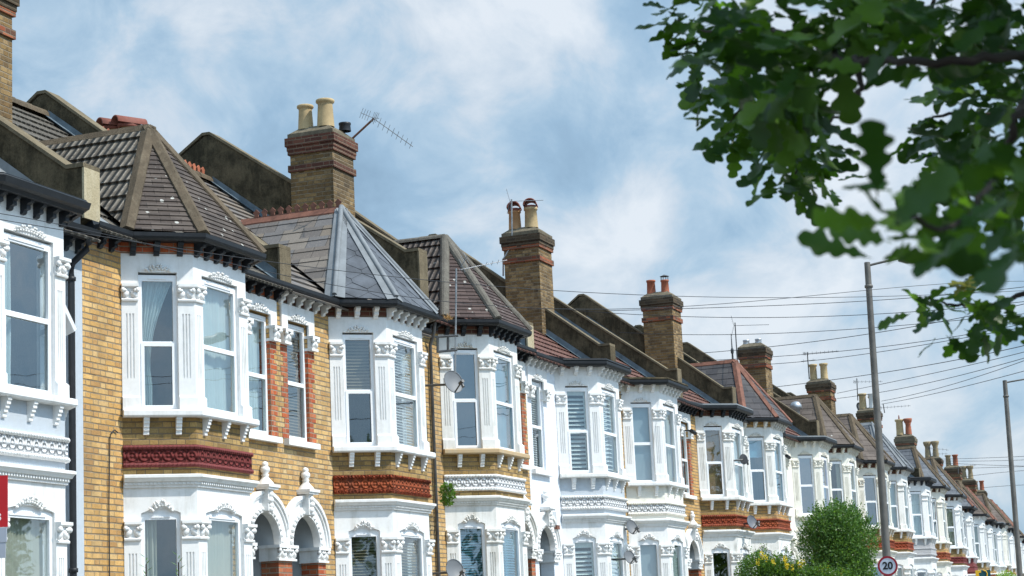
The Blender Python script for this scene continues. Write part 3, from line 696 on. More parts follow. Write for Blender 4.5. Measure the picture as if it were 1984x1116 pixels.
def b_mainroof(mi, row, x0=.0):
    def f():
        m = MB(mi); y0 = -.26; a, b = .0, W
        facet(m, [(a, y0, roof_z(y0)), (b, y0, roof_z(y0)), (b, RIDGE_Y, RIDGE_Z), (a, RIDGE_Y, RIDGE_Z)], row, .03)
        facet(m, [(b, 8.3, roof_z(-.3)), (a, 8.3, roof_z(-.3)), (a, RIDGE_Y, RIDGE_Z), (b, RIDGE_Y, RIDGE_Z)], row, .03); return m
    return f
def b_ridge(mi):
    def f(): m = MB(mi); capstrip(m, (.17, RIDGE_Y, RIDGE_Z), (W - .17, RIDGE_Y, RIDGE_Z), (0, -1, -.77), (0, 1, -.77), .15, .45, .05, True); return m
    return f
def b_side(mi, row, th):
    def f(): m = MB(mi); facet(m, [APEX, RB, E0], row, th); facet(m, [APEX, E3, RB], row, th); return m
    return f
def b_cants(mi, row, th, hx=False):
    def f():
        m = MB(mi)
        for A, B in ((E0, E1), (E1, E2), (E2, E3)):
            if hx: hexfacet(m, [A, B, APEX])
            else: facet(m, [A, B, APEX], row, th)
        return m
    return f
def b_hips(mi, w, rnd_, ridge=True, hips=True):
    def f():
        m = MB(mi); A = Vector(APEX)
        if hips:
            for k, (e, l, r) in enumerate(((E0, RB, E1), (E1, E0, E2), (E2, E1, E3), (E3, E2, RB))):
                e = Vector(e); capstrip(m, e, A, Vector(l) - e, Vector(r) - e, w, .42, .055, rnd_)
        if ridge: capstrip(m, A, RB, Vector(E0) - A, Vector(E3) - A, w, .45, .055, rnd_)
        return m
    return f
def b_crest(mi):
    def f():
        m = MB(mi); n = 11
        for i in range(n):
            y = APEX[1] + .05 + i * .15; x = APEX[0]; z = APEX[2] + .04
            m.prism([(x - .012, y - .035, z), (x - .012, y + .035, z), (x - .012, y + .035, z + .05), (x - .012, y + .06, z + .085), (x - .012, y, z + .14), (x - .012, y - .06, z + .085), (x - .012, y - .035, z + .05)], (.024, 0, 0))
        return m
    return f
def b_leadhips(mi):
    def f():
        m = MB(mi); A = Vector(APEX)
        for (e, l, r) in ((E0, RB, E1), (E1, E0, E2), (E2, E1, E3), (E3, E2, RB)):
            e = Vector(e); ax = (A - e).normalized(); 
            for d in (Vector(l) - e, Vector(r) - e):
                d = (d - ax * d.dot(ax)).normalized(); nn = ax.cross(d).normalized()
                if nn.z < 0: nn = -nn
                q = [e + nn * .024, e + d * .16 + nn * .024, A + d * .10 + nn * .024, A + nn * .024]
                m.prism([tuple(p) for p in q], tuple(nn * .008))
            m.tube([tuple(e + Vector((0, 0, .045))), tuple(A + Vector((0, 0, .045)))], .042, 8)
        return m
    return f
def b_flat(mi):
    def f():
        m = MB(mi); ev = off_path([(P0[0] - .3, 0)] + BAY + [(P3[0] + .3, 0)], .24)[1:-1]
        q = [(P0[0] - .2, .1)] + ev + [(P3[0] + .2, .1)]
        m.add([(x, y, 7.10 + (.1 if y > 0 else 0)) for x, y in q] + [(x, y, 7.03) for x, y in q], [tuple(range(len(q)))] + [(i, i + 6, (i + 1) % 6 + 6, (i + 1) % 6) for i in range(6)])
        m.tube([(x, y, 7.07) for x, y in ev], .018, 6); return m
    return f
def b_parapet(mi, kt, pk, th=.34):                        # party wall standing above the roof, at x = 0
    def f():
        m = MB(); y = -.10
        pr = [(.02, -.6), (.02, 6.98), (-.13, 7.06), (-.13, kt), (.10, kt), (RIDGE_Y - .05, pk), (RIDGE_Y + .08, pk - .02), (7.9, kt), (8.35, kt), (8.35, -.6)]
        m.prism([(-th / 2, a, z) for a, z in pr], (th, 0, 0)); return m
    return f
def b_coping(mi, kt, pk, th=.34):
    def f():
        m = MB(); h = .055; e = .018
        for (a, za), (b, zb) in (((-.15, kt), (.10, kt)), ((.10, kt), (RIDGE_Y - .05, pk)), ((RIDGE_Y - .05, pk), (RIDGE_Y + .1, pk)), ((RIDGE_Y + .1, pk), (7.9, kt))):
            m.prism([(-th / 2 - e, a, za + .003), (-th / 2 - e, b, zb + .003), (-th / 2 - e, b, zb + h), (-th / 2 - e, a, za + h)], (th + 2 * e, 0, 0))
        return m
    return f
def b_kneeler(kt, th=.34):
    def f(): m = MB(); m.box(-th / 2 - .006, th / 2 + .006, -.155, -.125, 7.06, kt - .002); return m
    return f
def b_flashing(kt, pk, fw=.11, dn=0., th=.34):
    def f():
        m = MB(); s = (pk - kt) / (RIDGE_Y - .29)
        for sx in (-1, 1):
            x = sx * (th / 2 + .012); d = dn if sx < 0 else 0.
            q = [(x, -.1, (roof_z(-.1) + d) + .0), (x, RIDGE_Y - .1, (RIDGE_Z + d) - .06), (x, RIDGE_Y - .1, (RIDGE_Z + d) + .10), (x, -.1, (roof_z(-.1) + d) + .20)]
            m.prism(q, (sx * .006, 0, 0))
            q2 = [(x, -.1, (roof_z(-.1) + d) + .045), (x, RIDGE_Y - .1, (RIDGE_Z + d) - .0), (x + sx * fw, RIDGE_Y - .1, (RIDGE_Z + d)), (x + sx * fw, -.1, (roof_z(-.1) + d) + .045)]
            m.prism(q2, (0, 0, .008))
        return m
    return f
CHY0, CHY1, CHX = 1.30, 2.12, .42
def b_chim(top):
    def f():
        m = MB(); m.box(-CHX, CHX, CHY0, CHY1, 7.4, top); return m
    return f
def ring_box(m, e, z0, z1): m.box(-CHX - e, CHX + e, CHY0 - e, CHY1 + e, z0, z1)
def b_corbel(top):
    def f():
        m = MB(); ring_box(m, .045, top - .29, top - .21); ring_box(m, .07, top - .21, top - .06); return m
    return f
def b_string(top):
    def f(): m = MB(); ring_box(m, .035, top - .36, top - .291); return m
    return f
def b_string2(top):
    def f(): m = MB(); ring_box(m, .035, top - .665, top - .545); return m
    return f
def b_crown(top):
    def f():
        m = MB(); ring_box(m, .03, top - .061, top + .02); a, b, y0, y1 = -CHX - .02, CHX + .02, CHY0 - .02, CHY1 + .02; i = .16
        m.add([(a, y0, top + .02), (b, y0, top + .02), (b, y1, top + .02), (a, y1, top + .02), (a + i, y0 + i, top + .15), (b - i, y0 + i, top + .15), (b - i, y1 - i, top + .15), (a + i, y1 - i, top + .15)],
              [(0, 1, 5, 4), (1, 2, 6, 5), (2, 3, 7, 6), (3, 0, 4, 7), (4, 5, 6, 7)]); return m
    return f
POTS = {'roll': [(.155, 0), (.15, .06), (.13, .40), (.135, .43), (.165, .45), (.165, .49), (.15, .5), (.11, .5), (.11, .3)],
        'plain': [(.14, 0), (.135, .05), (.12, .36), (.14, .37), (.14, .42), (.12, .42), (.10, .42), (.10, .25)],
        'tall': [(.15, 0), (.14, .1), (.13, .5), (.15, .52), (.17, .56), (.17, .6), (.12, .6), (.11, .35)],
        'crown': [(.13, 0), (.12, .2), (.10, .42), (.15, .5), (.17, .58), (.17, .64), (.13, .64), (.11, .4)],
        'stub': [(.11, 0), (.10, .1), (.11, .12), (.11, .15), (.08, .15), (.08, .05)]}
def b_pot(kind): return lambda: MB().lathe((0, 0, 0), POTS[kind], 16)
def b_hood():
    def f():                                              # half-round clay hood on a collar
        m = MB(); m.lathe((0, 0, 0), [(.125, 0), (.15, .01), (.15, .07), (.12, .08)], 14); K = 10; A = []
        for y in (-.2, .2):
            for r in (.155, .125):
                for k in range(K + 1):
                    an = math.pi * k / K; A.append((r * math.cos(an), y, .07 + r * math.sin(an) * .95))
        n = K + 1; fs = []
        for k in range(K):
            fs += [(k, k + 1, 2 * n + k + 1, 2 * n + k), (n + k + 1, n + k, 3 * n + k, 3 * n + k + 1), (k + 1, k, n + k, n + k + 1), (2 * n + k, 2 * n + k + 1, 3 * n + k + 1, 3 * n + k)]
        m.add(A, fs, True); return m
    return f
def b_cagecowl():
    def f():
        m = MB(); m.lathe((0, 0, .10), [(.13, 0), (.02, .05)], 12)
        for k in range(6): an = k * math.pi / 3; m.tube([(.1 * math.cos(an), .1 * math.sin(an), -.03), (.1 * math.cos(an), .1 * math.sin(an), .11)], .008, 5)
        return m
    return f
def b_loop():
    def f():
        m = MB(); m.tube([(.11 * math.cos(a), 0, .06 + .13 * math.sin(a)) for a in [R(-20 + 220 * k / 16) for k in range(17)]], .018, 6); return m
    return f
def chimney(root, x, spec):
    top = spec.get('top', 10.38); mat = spec.get('mat', 'brick_s')
    c = obj('chimney', cached(('chimney', top), mat, b_chim(top)), None, root, (x, 0, 0))
    obj('corbel_course', cached(('corbel_course', top), spec.get('cor', 'brick_k'), b_corbel(top)), None, c)
    for b_ in (b_string, b_string2): obj('string_course', cached(('string_course', top, b_.__name__), spec.get('str', 'brick_q'), b_(top)), None, c)
    obj('chimney_crown', cached(('chimney_crown', top), 'flaunch', b_crown(top)), None, c)
    for (dx, y, kind, mt, ck, s) in spec['pots']:
        p = obj('chimney_pot', cached(('chimney_pot', kind), mt, b_pot(kind)), None, c, (dx, y, top + .12)); p.scale = (s, s, s)
        hz = top + .12 + POTS[kind][-3][1] * s
        if ck == 'hood': obj('cowl', cached(('cowl', 'h'), 'cowl', b_hood()), None, c, (dx, y, hz - .03), spec.get('hood', .0))
        if ck == 'cage': obj('cowl', cached(('cowl', 'c'), 'steel', b_cagecowl()), None, c, (dx, y, hz))
        if ck == 'loop': obj('cowl', cached(('cowl', 'l'), 'cowl', b_loop()), None, c, (dx, y, hz))
    return c
# door side ----------------------------------------------------------
AX, AZ, RI, RO = 4.52, 3.25, .44, .745
def b_arch(mi, lod):
    def f():
        m = MB(mi); K = 20
        def ring(r0, r1, n0, n1):
            pts = []
            for k in range(K + 1):
                an = math.pi * k / K
                for r, n in ((r0, n0), (r0, n1), (r1, n1), (r1, n0)):
                    x = AX + r * math.cos(an); pts.append((min(x, W), -n, AZ + r * math.sin(an)))
            fs = [(k * 4 + j, k * 4 + (j + 1) % 4, k * 4 + 4 + (j + 1) % 4, k * 4 + 4 + j) for k in range(K) for j in range(4)]
            m.add(pts, [f for f in fs if any(pts[i][0] < W - 1e-4 for i in f)])
        ring(RI - .006, RO - .09, -.045, .05); ring(RO - .09, RO - .05, 0, .075); ring(RO - .05, RO, 0, .10); ring(RI, RI + .035, .0, .07)
        if lod < 1:
            for k in range(17):
                an = math.pi * (k + .5) / 17; x = AX + (RI + .045) * math.cos(an); z = AZ + (RI + .045) * math.sin(an)
                t = Vector((-math.sin(an), 0, math.cos(an))); rr = Vector((math.cos(an), 0, math.sin(an)))
                m.blob((x, -.065, z), .045, .03, .032, (t * .8 + rr * .6, Vector((0, -1, 0)), rr * .8 - t * .6), 6, 4)
        return m
    return f
def b_archcap(mi, side, lod):
    def f():
        m = MB(mi); a, b = ((3.80, 4.19) if side == 0 else (4.85, W - .001)); fr = FF; z0, z1 = 3.02, AZ - .005
        m.fbox(fr, a + .03, b - (.03 if side == 0 else 0), -.25, .05, z0 + .03, z1 - .04); m.fbox(fr, a, b, -.25, .10, z1 - .045, z1); m.fbox(fr, a + .02, b - (.02 if side == 0 else 0), -.25, .075, z0, z0 + .03)
        if lod < 2: cap_lumps(m, fr, a + .03, b - .02, z0 + .03, z1 - .045, .045, lod); 
        return m
    return f
def b_piers(mi, sd):
    def f(): m = MB(mi); m.fbox(FF, *((3.85, 4.10) if sd == 0 else (4.94, W - .001)), -.25, .03, 0, 3.02); return m
    return f
def b_finial(mi, lod):
    def f():
        m = MB(mi); x = AX; y = -.07
        m.box(x - .075, x + .075, y - .08, .0, 3.70, 4.0); m.box(x - .15, x + .15, y - .13, .0, 4.0, 4.03); m.box(x - .17, x + .17, y - .15, .0, 4.03, 4.07)
        m.lathe((x, y, 4.07), [(.13, 0), (.115, .03), (.06, .09), (.045, .12), (.06, .14), (.04, .16), (.065, .19), (.072, .22), (.06, .25), (.04, .265), (.05, .28), (.045, .31), (.02, .33), (.0, .335)], 10)
        if lod < 2:
            for k, (dz, r) in enumerate(((3.93, .055), (3.85, .07), (3.77, .06), (3.72, .045))): m.blob((x - .02 * (k % 2), -.15, dz), r, .05, .05, None, 7, 5)
        return m
    return f
def b_porch(mi):
    def f():
        m = MB(mi); a, b, y0, y1 = 4.075, 4.965, .031, 1.3
        m.add([(a, y0, 0), (a, y1, 0), (a, y1, 3.8), (a, y0, 3.8)], [(0, 1, 2, 3)]); m.add([(b, y0, 0), (b, y1, 0), (b, y1, 3.8), (b, y0, 3.8)], [(3, 2, 1, 0)])
        m.add([(a, y1, 0), (b, y1, 0), (b, y1, 3.8), (a, y1, 3.8)], [(0, 1, 2, 3)]); m.add([(a, y0, 3.8), (b, y0, 3.8), (b, y1, 3.8), (a, y1, 3.8)], [(0, 3, 2, 1)]); m.add([(a, y0, .02), (b, y0, .02), (b, y1, .02), (a, y1, .02)], [(0, 1, 2, 3)])
        return m
    return f
def b_door(mi):
    def f():
        m = MB(mi); m.box(4.07, 4.97, 1.22, 1.29, .03, 2.15)
        for x0 in (4.16, 4.56): m.box(x0, x0 + .32, 1.20, 1.22, .2, .9); m.box(x0, x0 + .32, 1.20, 1.22, 1.05, 1.95)
        return m
    return f
WX = (4.2, 4.88)
def b_lintel(mi, lod):
    def f():
        m = MB(mi); a, b = 4.005, 5.075
        m.fbox(FF, a, WX[0], -.02, .032, 6.40, 6.80); m.fbox(FF, WX[1], b, -.02, .032, 6.40, 6.80); m.fbox(FF, WX[0], WX[1], -.02, .032, Z_OP, 6.80)
        if lod < 2: garland(m, FF, WX[0], WX[1], Z_OP, .04, .035, 7)
        for (s0, s1) in ((a - .01, WX[0] + .01), (WX[1] - .01, b + .01)):
            m.fbox(FF, s0 - .01, s1 + .01, -.1, .11, 6.37, 6.41); m.fbox(FF, s0 + .015, s1 - .015, -.1, .06, 6.22, 6.37); m.fbox(FF, s0, s1, -.1, .085, 6.185, 6.225)
            if lod < 2: cap_lumps(m, FF, s0 + .01, s1 - .01, 6.22, 6.38, .06, lod)
        return m
    return f
def b_quoin(mi, sd):
    def f():
        m = MB(mi)
        for i in range(9):
            z0 = 4.80 + i * .154; e = .0 if i % 2 else .075
            if sd == 0: m.fbox(FF, WX[0] - .13 - e, WX[0] + .002, -.13, .006, z0, z0 + .154)
            else: m.fbox(FF, WX[1] - .002, WX[1] + .13 + e, -.13, .006, z0, z0 + .154)
        return m
    return f
def b_wsill(mi):
    def f(): m = MB(mi); m.fbox(FF, 4.03, 5.05, -.12, .09, 4.70, 4.785); return m
    return f
def b_rooms(mi):
    def f():
        m = MB(mi); foot = [(0.02, .3)] + [(B0 + .12, .12), (P1[0] + .06, -BD + .14), (P2[0] - .06, -BD + .14), (P3[0] - .12, .12)] + [(W - .02, .3), (W - .02, 4.5), (.02, 4.5)]
        for z0, z1 in ((.4, 3.72), (4.0, 6.9)):
            n = len(foot)
            m.add([(x, y, z0) for x, y in foot], [tuple(range(n))]); m.add([(x, y, z1) for x, y in foot], [tuple(range(n))[::-1]])
            m.add([(.02, 4.5, z0), (W - .02, 4.5, z0), (W - .02, 4.5, z1), (.02, 4.5, z1)], [(0, 1, 2, 3)])
            for x in (.02, 3.7, W - .02): m.add([(x, .3, z0), (x, 4.5, z0), (x, 4.5, z1), (x, .3, z1)], [(0, 1, 2, 3)])
        return m
    return f

# ------------------------------------------------------------------ the terrace
def H(letter, kind, dz, label, **k): return dict(letter=letter, R=(kind == 'R'), dz=dz, label=label, **k)
PB_, PR_ = 'pot_b', 'pot_r'
HOUSES = [
 H('A', 'R', -.154, 'grey rendered terraced house with flat lead bay roof at the left edge of the terrace', wall='render_g', apron='render_g', bay='white', trim='white', frieze='white', brk='blackm', band='twhite', rope='white', roof='flat', main='pan_g', mrow=.33, gut='ogee', quoin=0,
   w=dict(un='side', uf='side', ln='net', lf='net', uw='net'), kt=7.74, pk=10.45, par=True),
 H('B', 'L', 0, 'yellow brick terraced house with maroon terracotta band under a brown hipped bay roof', wall='brick_y', apron='brick_d', bay='white', trim='white', frieze='brick_r', brk='blackm', band='maroon', rope='maroonp', roof='pyr', side=('pan_b', .33, .035), cant=('tile_b', .1, .014), hip='hip_b', main='pan_b', mrow=.33,
   w=dict(un='drape', uf='netw', ln='left', lf='net', uw='netw', ub='netw'), kt=7.7, pk=10.45, chim=dict(pots=[(-.2, 1.52, 'roll', PB_, None, 1), (-.2, 1.91, 'roll', PR_, None, 1)])),
 H('C', 'R', 0, 'yellow brick terraced house with grey hexagonal slate bay roof and red crested ridge', wall='brick_p', apron='brick_d', bay='white', trim='white', frieze='brick_b', brk='white', band='terra', rope='tdark', roof='hex', side=('slate_b', .27, .012), main='slate_b', mrow=.27,
   w=dict(un='halfblind', uf='blindw', ln='blind', lf='blind', uw='blind'), kt=7.57, pk=10.48),
 H('D', 'L', .29, 'yellow brick terraced house with white band and dark bay roof with round grey hips', wall='brick_p', apron='brick_d', bay='white2', trim='white2', frieze='brick_b', brk='blackm', band='twhite', rope='white', sill='broken', roof='pyr', side=('pan_d', .33, .035), cant=('tile_d', .1, .014), hip='hip_d', rnd=True, main='pan_r', mrow=.33,
   w=dict(un=None, uf='netw', ln='blindw', lf='blindw', uw='netw'), glass='glass_b', kt=8.1, pk=10.69, chim=dict(pots=[(-.2, 1.52, 'roll', PB_, None, 1), (-.2, 1.91, 'roll', PB_, None, .9), (.22, 1.35, 'stub', 'black', None, 1)], cor='brick_b', str='brick_b')),
 H('E', 'R', .25, 'white painted brick terraced house with white louvred shutters in its windows', wall='brick_w', apron='render_g', bay='white', trim='white', frieze='white', brk='white', band='twhite', rope='white', roof='flat', main='pan_r', mrow=.33, quoin=0, sill='white2',
   w=dict(un='shutter', uf='shutter', ln='shutter', lf='shutter', uw='blindw', ub='shutter'), kt=7.575, pk=10.5, kmat='kneel'),
 H('F', 'L', .34, 'cream and white terraced house with frosted grey window panes and a flat bay roof', wall='brick_p', apron='brick_c', bay='white', trim='white', frieze='cream', brk='white', band='twhite', rope='cream', roof='flat', main='pan_r', mrow=.33,
   w=dict(un='frost', uf='pair', ln='frost', lf='netw', uw='net'), kt=7.7, pk=10.6, kmat='rend', chim=dict(pots=[(-.2, 1.52, 'plain', PB_, 'hood', 1.1), (-.2, 1.91, 'plain', 'pot_o', 'hood', 1.05)], hood=R(-75), crow=1)),
 H('G', 'R', .33, 'yellow brick terraced house with brown boarded bay windows and a flat bay roof', wall='brick_y', apron='brick_d', bay='white2', trim='white', frieze='brick_b', brk='blackm', band='tdark', rope='terrap', roof='flat', main='pan_r', mrow=.33,
   w=dict(un='board', uf='netw', ln=None, lf=None, uw='net'), kt=7.75, pk=10.5),
 H('H', 'L', .42, 'terraced house with dark slate hipped bay roof edged in red clay ridge tiles', wall='brick_c', apron='brick_y', bay='white2', trim='white', frieze='brick_y', brk='white2', band='terra', rope='terrap', roof='pyr', side=('slate_d', .24, .01), cant=('slate_d', .24, .01), hip='hip_r', main='slate_d', mrow=.24, quoin=0, gut='thin', sill='white2',
   w=dict(un='roller', uf='netw', ln=None, lf=None, uw='net'), glass='glass_b', kt=7.75, pk=10.67, chim=dict(pots=[(-.2, 1.52, 'plain', PR_, 'cage', .82), (-.2, 1.91, 'plain', PR_, None, .9)])),
 H('I', 'R', .37, 'cream painted terraced house with violet reflecting windows behind the round shrub', wall='cream', apron='cream', bay='cream', trim='cream', frieze='cream', brk='cream', band='cream', rope='cream', roof='flat', main='pan_r', mrow=.33, quoin=0, w=dict(un=None, uf='net', ln='net', lf='net', uw='net'), glass='glass_v', kt=7.7),
 H('J', 'L', .50, 'cream terraced house with brown slate hipped roof right behind the round shrub', wall='cream', apron='brick_y', bay='cream', trim='cream', frieze='brick_b', brk='cream', band='terra', rope='terrap', roof='pyr', side=('slate_n', .27, .01), cant=('slate_n', .27, .01), hip='hip_b', main='slate_n', mrow=.27, quoin=0, w=dict(un='pair', uf='pair', ln='net', lf='net', uw='net'), kt=7.7,
   chim=dict(pots=[(-.2, 1.52, 'stub', 'galv', None, 1), (-.2, 1.91, 'stub', 'galv', None, 1)], top=10.2)),
 H('K', 'R', .43, 'house with brown hipped roof and dark red band right behind the first lamp post', wall='brick_p', apron='brick_d', bay='cream', trim='cream', frieze='brick_b', brk='cream', band='tdark', rope='terrap', roof='pyr', side=('slate_n', .27, .01), cant=('slate_n', .27, .01), hip='hip_b', main='slate_n', mrow=.27, w=dict(un=None, uf=None, ln='net', lf='net', uw='net'), glass='glass_b', kt=7.7),
 H('L', 'L', .50, 'house with pale lead hips on its light slate bay roof just past the 20 sign', wall='brick_p', apron='brick_d', bay='white2', trim='white', frieze='brick_b', brk='white', band='tdark', rope='terrap', roof='lead', side=('slate_g', .24, .01), cant=('slate_g', .24, .01), main='slate_g', mrow=.24, w=dict(un='netw', uf='netw', ln='net', lf='net', uw='net'), kt=7.7,
   chim=dict(pots=[(-.2, 1.52, 'tall', PB_, None, .95), (-.2, 1.91, 'tall', PB_, None, .95)], top=10.2)),
 H('M', 'R', .47, 'white terraced house with grey rendered bay panel and a flat black bracketed bay roof', wall='white', apron='render_m', bay='white', trim='white', frieze='white', brk='blackm', band='render_m', rope='render_m', roof='flat', main='slate_d', mrow=.24, quoin=0, w=dict(un='netw', uf='netw', ln=None, lf=None, uw='net'), kt=7.7),
 H('N', 'L', .43, 'cream trimmed terraced house with bright yellow brick and orange band under grey slates', wall='brick_y', apron='brick_y', bay='cream', trim='cream', frieze='brick_b', brk='cream', band='terra', rope='terrap', roof='pyr', side=('slate_g', .24, .01), cant=('slate_g', .24, .01), hip='hip_b', main='slate_g', mrow=.24, w=dict(un=None, uf='net', ln='net', lf='net', uw='net'), kt=7.7,
   chim=dict(pots=[(-.2, 1.52, 'tall', 'white2', None, 1), (-.2, 1.91, 'tall', PB_, None, 1.05), (.2, 1.6, 'tall', PB_, None, .9)], top=10.2)),
 H('O', 'R', .41, 'white terraced house with red terracotta band and slate roof with red brown hips', wall='white', apron='brick_d', bay='white', trim='white', frieze='brick_b', brk='white', band='maroon', rope='maroonp', roof='pyr', side=('slate_g', .24, .01), cant=('slate_g', .24, .01), hip='hip_b', main='slate_g', mrow=.24, quoin=0, w=dict(un='net', uf='net', ln='net', lf='net', uw='net'), kt=7.7),
 H('P', 'L', .12, 'terraced house with all its bay wall below the sill painted dark red', wall='white', apron='maroonp', bay='white', trim='white', frieze='brick_b', brk='blackm', band='maroonp', rope='maroonp', roof='pyr', side=('slate_g', .24, .01), cant=('slate_g', .24, .01), hip='hip_r', main='slate_g', mrow=.24, quoin=0, w=dict(un=None, uf='net', ln='net', lf='net', uw='net'), kt=7.7,
   chim=dict(pots=[(-.2, 1.52, 'crown', PR_, None, 1.15), (-.2, 1.91, 'tall', PB_, 'loop', 1.2)], top=10.3, mat='flaunch', cor='flaunch')),
]
far_l = ['distant terraced house just past the dark red painted bay', 'distant white bayed terraced house second past the dark red painted bay', 'distant brown roofed terraced house third past the dark red painted bay',
 'distant terraced house with a reddish ridge fourth past the dark red painted bay', 'distant cream bayed terraced house next before the second lamp post', 'distant white terraced house directly behind the second lamp post',
 'distant terraced house just right of the second lamp post', 'distant terraced house at the right edge of the photo', 'farthest terraced house of the row, past the second lamp post']
for i, (l, dz) in enumerate(zip('QRSTUVWXY', (.07, .0, .10, .28, .28, .25, .23, .2, .2))):
    pyr = i % 5 != 2
    HOUSES.append(H(l, 'R' if i % 2 == 0 else 'L', dz, far_l[i], wall='white', apron=['brick_d', 'brick_y', 'cream'][i % 3], bay=['white', 'white', 'white', 'cream', 'white'][(i + 0) % 5], trim='white', frieze='brick_b' if i % 2 else 'white', brk='blackm' if i % 3 else 'white', band=['twhite', 'terra', 'cream'][i % 3], rope='white',
      roof='pyr' if pyr else 'flat', side=('slate_n', .27, .01), cant=('slate_n', .27, .01), hip=['hip_b', 'hip_r', 'hip_b'][i % 3], main='slate_n', mrow=.27, quoin=0, w=dict(un='net', uf='net', ln='net', lf='net', uw='net'), kt=7.7,
      chim=dict(pots=[(-.2, 1.52, 'crown', 'pot_d', None, 1.2), (-.2, 1.91, 'crown', 'pot_d', None, 1.2)] if i % 4 != 3 else [(-.2, 1.52, 'tall', PR_, None, 1.0), (-.2, 1.91, 'tall', 'pot_d', None, 1.)], top=10.2)))
ROOTX = dict(A=15.73)
ROOT = {}
def build_house(i, h):
    L = h['letter']; mi = h['R']; X = ROOTX.get(L, 20.88 + 5.15 * (i - 1)); dx = max(0, X + 2.5 - 56)
    yo = .00052 * dx * dx; rz = math.atan(2 * .00052 * dx); lod = 0 if L in 'ABCDE' else (1 if L in 'FGHIJK' else 2)
    root = empty('terraced_house', (X, yo, h['dz']), h['label'], 'house', 'bay fronted terraced houses in one row', rz); ROOT[L] = root
    s = 'm' if mi else 'l'
    P = lambda name, mat, b, par=root, key=(): obj(name, cached((name, s) + tuple(key), mat, b), None, par)
    P('wall', h['wall'], b_wall(mi, 7.0)); P('wall', h['wall'], b_wall2(mi, 7.0), root, ('pier',)); P('rear_wall', h['wall'], b_wall3(mi)); P('bay_brickwork', h['apron'], b_apron(mi)); P('eaves_frieze', h['frieze'], b_frieze(mi))
    bay = P('bay_wall', h['bay'], b_bay(mi))
    if lod < 2:
        for kk in 'acb':
            for fl in (0, 1): P('leaf_ornament', h['bay'], b_garl(mi, kk, fl), bay, (kk, fl))
    for fl, (zb, zbt, zc, zct) in enumerate(((Z_ST, Z_BT, Z_CB, Z_CT), (.86, 1.1, Z_GCB, Z_GC))):
        for k in range(4):
            p = P('pilaster', h['bay'], b_pil(mi, k, zb, zbt, zc, lod), root, (k, fl, lod)); P('capital', h['bay'], b_cap(mi, k, zc, zct, lod), p, (k, fl, lod))
    sill = P('bay_sill', h.get('sill', h['bay']), b_sill(mi))
    sb = sbracket_mesh(h['trim'])
    for fr, ss in ((FA, (.29, .70)), (FC, (.2, .70, 1.19)), (FB, (CL - .70, CL - .29))):
        for q in ss: place_on(fr, q, mi, 'sill_bracket', sb, sill)
    band = P('decorative_band', h['band'], b_band(mi)); P('rope_moulding', h['rope'], b_rope(mi, lod), band, (lod,))
    P('cornice', h['trim'], b_cornice(mi, lod), root, (lod,))
    gut = P('gutter', 'black', b_gutter(mi, h.get('gut')), root, (h.get('gut'),))
    bm = bracket_mesh(h['brk']); frz = [o for o in root.children if o.name.startswith('eaves_frieze')][0]
    for fr, ss in ((FF, (.12, .38, .64)), (FA, (.15, .45, .75)), (FC, (.06, .31, .57, .82, 1.08, 1.33)), (FB, (CL - .75, CL - .45, CL - .15)), (FF, [P3[0] + .22 + .28 * k for k in range(6)])):
        for q in ss: place_on(fr, q, mi, 'eaves_bracket', bm, frz)
    w = h['w']; g = h.get('glass', 'glass'); near, far = ('b', 'a') if mi else ('a', 'b'); dep = .085
    for (wh, z0, z1, rise, fill) in ((near, Z_ST, Z_OP, 0, w.get('un')), ('c', Z_ST, Z_OP, 0, w.get('uf')), (far, Z_ST, Z_OP, 0, w.get('ub')), (near, Z_G0, Z_GS, .06, w.get('ln')), ('c', Z_G0, Z_GS, .06, w.get('lf')), (far, Z_G0, Z_GS, .06, None)):
        window(root, mi, wh, z0, z1, rise, dep, fill, g, lod, style='plain' if L in 'FI' else 'sash')
    window(root, mi, 'w', 4.79, Z_OP, 0, .10, w.get('uw'), 'glass', lod, WX, FF)
    lin = P('window_surround', h['trim'], b_lintel(mi, lod)); P('window_sill', h['trim'], b_wsill(mi))
    for sd in (0, 1):
        if h.get('quoin', 1): P('red_brick_jamb', 'brick_r', b_quoin(mi, sd), root, (sd,))
        P('door_pier', 'brick_r' if h.get('quoin', 1) else h['wall'], b_piers(mi, sd), root, (sd,))
    arch = P('door_arch', h['trim'], b_arch(mi, lod), root, (lod,))
    P('arch_capital', h['trim'], b_archcap(mi, 0, lod), arch, (0, lod)); P('arch_capital', h['trim'], b_archcap(mi, 1, lod), arch, (1, lod)); P('finial', h['trim'], b_finial(mi, lod), arch, (lod,))
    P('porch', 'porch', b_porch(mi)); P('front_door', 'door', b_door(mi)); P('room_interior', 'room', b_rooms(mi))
    # roof
    rf = P('roof', h['main'], b_mainroof(mi, h['mrow']), root, (h['mrow'],)); P('ridge_tiles', 'hip_b' if h['main'] != 'pan_r' else 'hip_r', b_ridge(mi), rf)
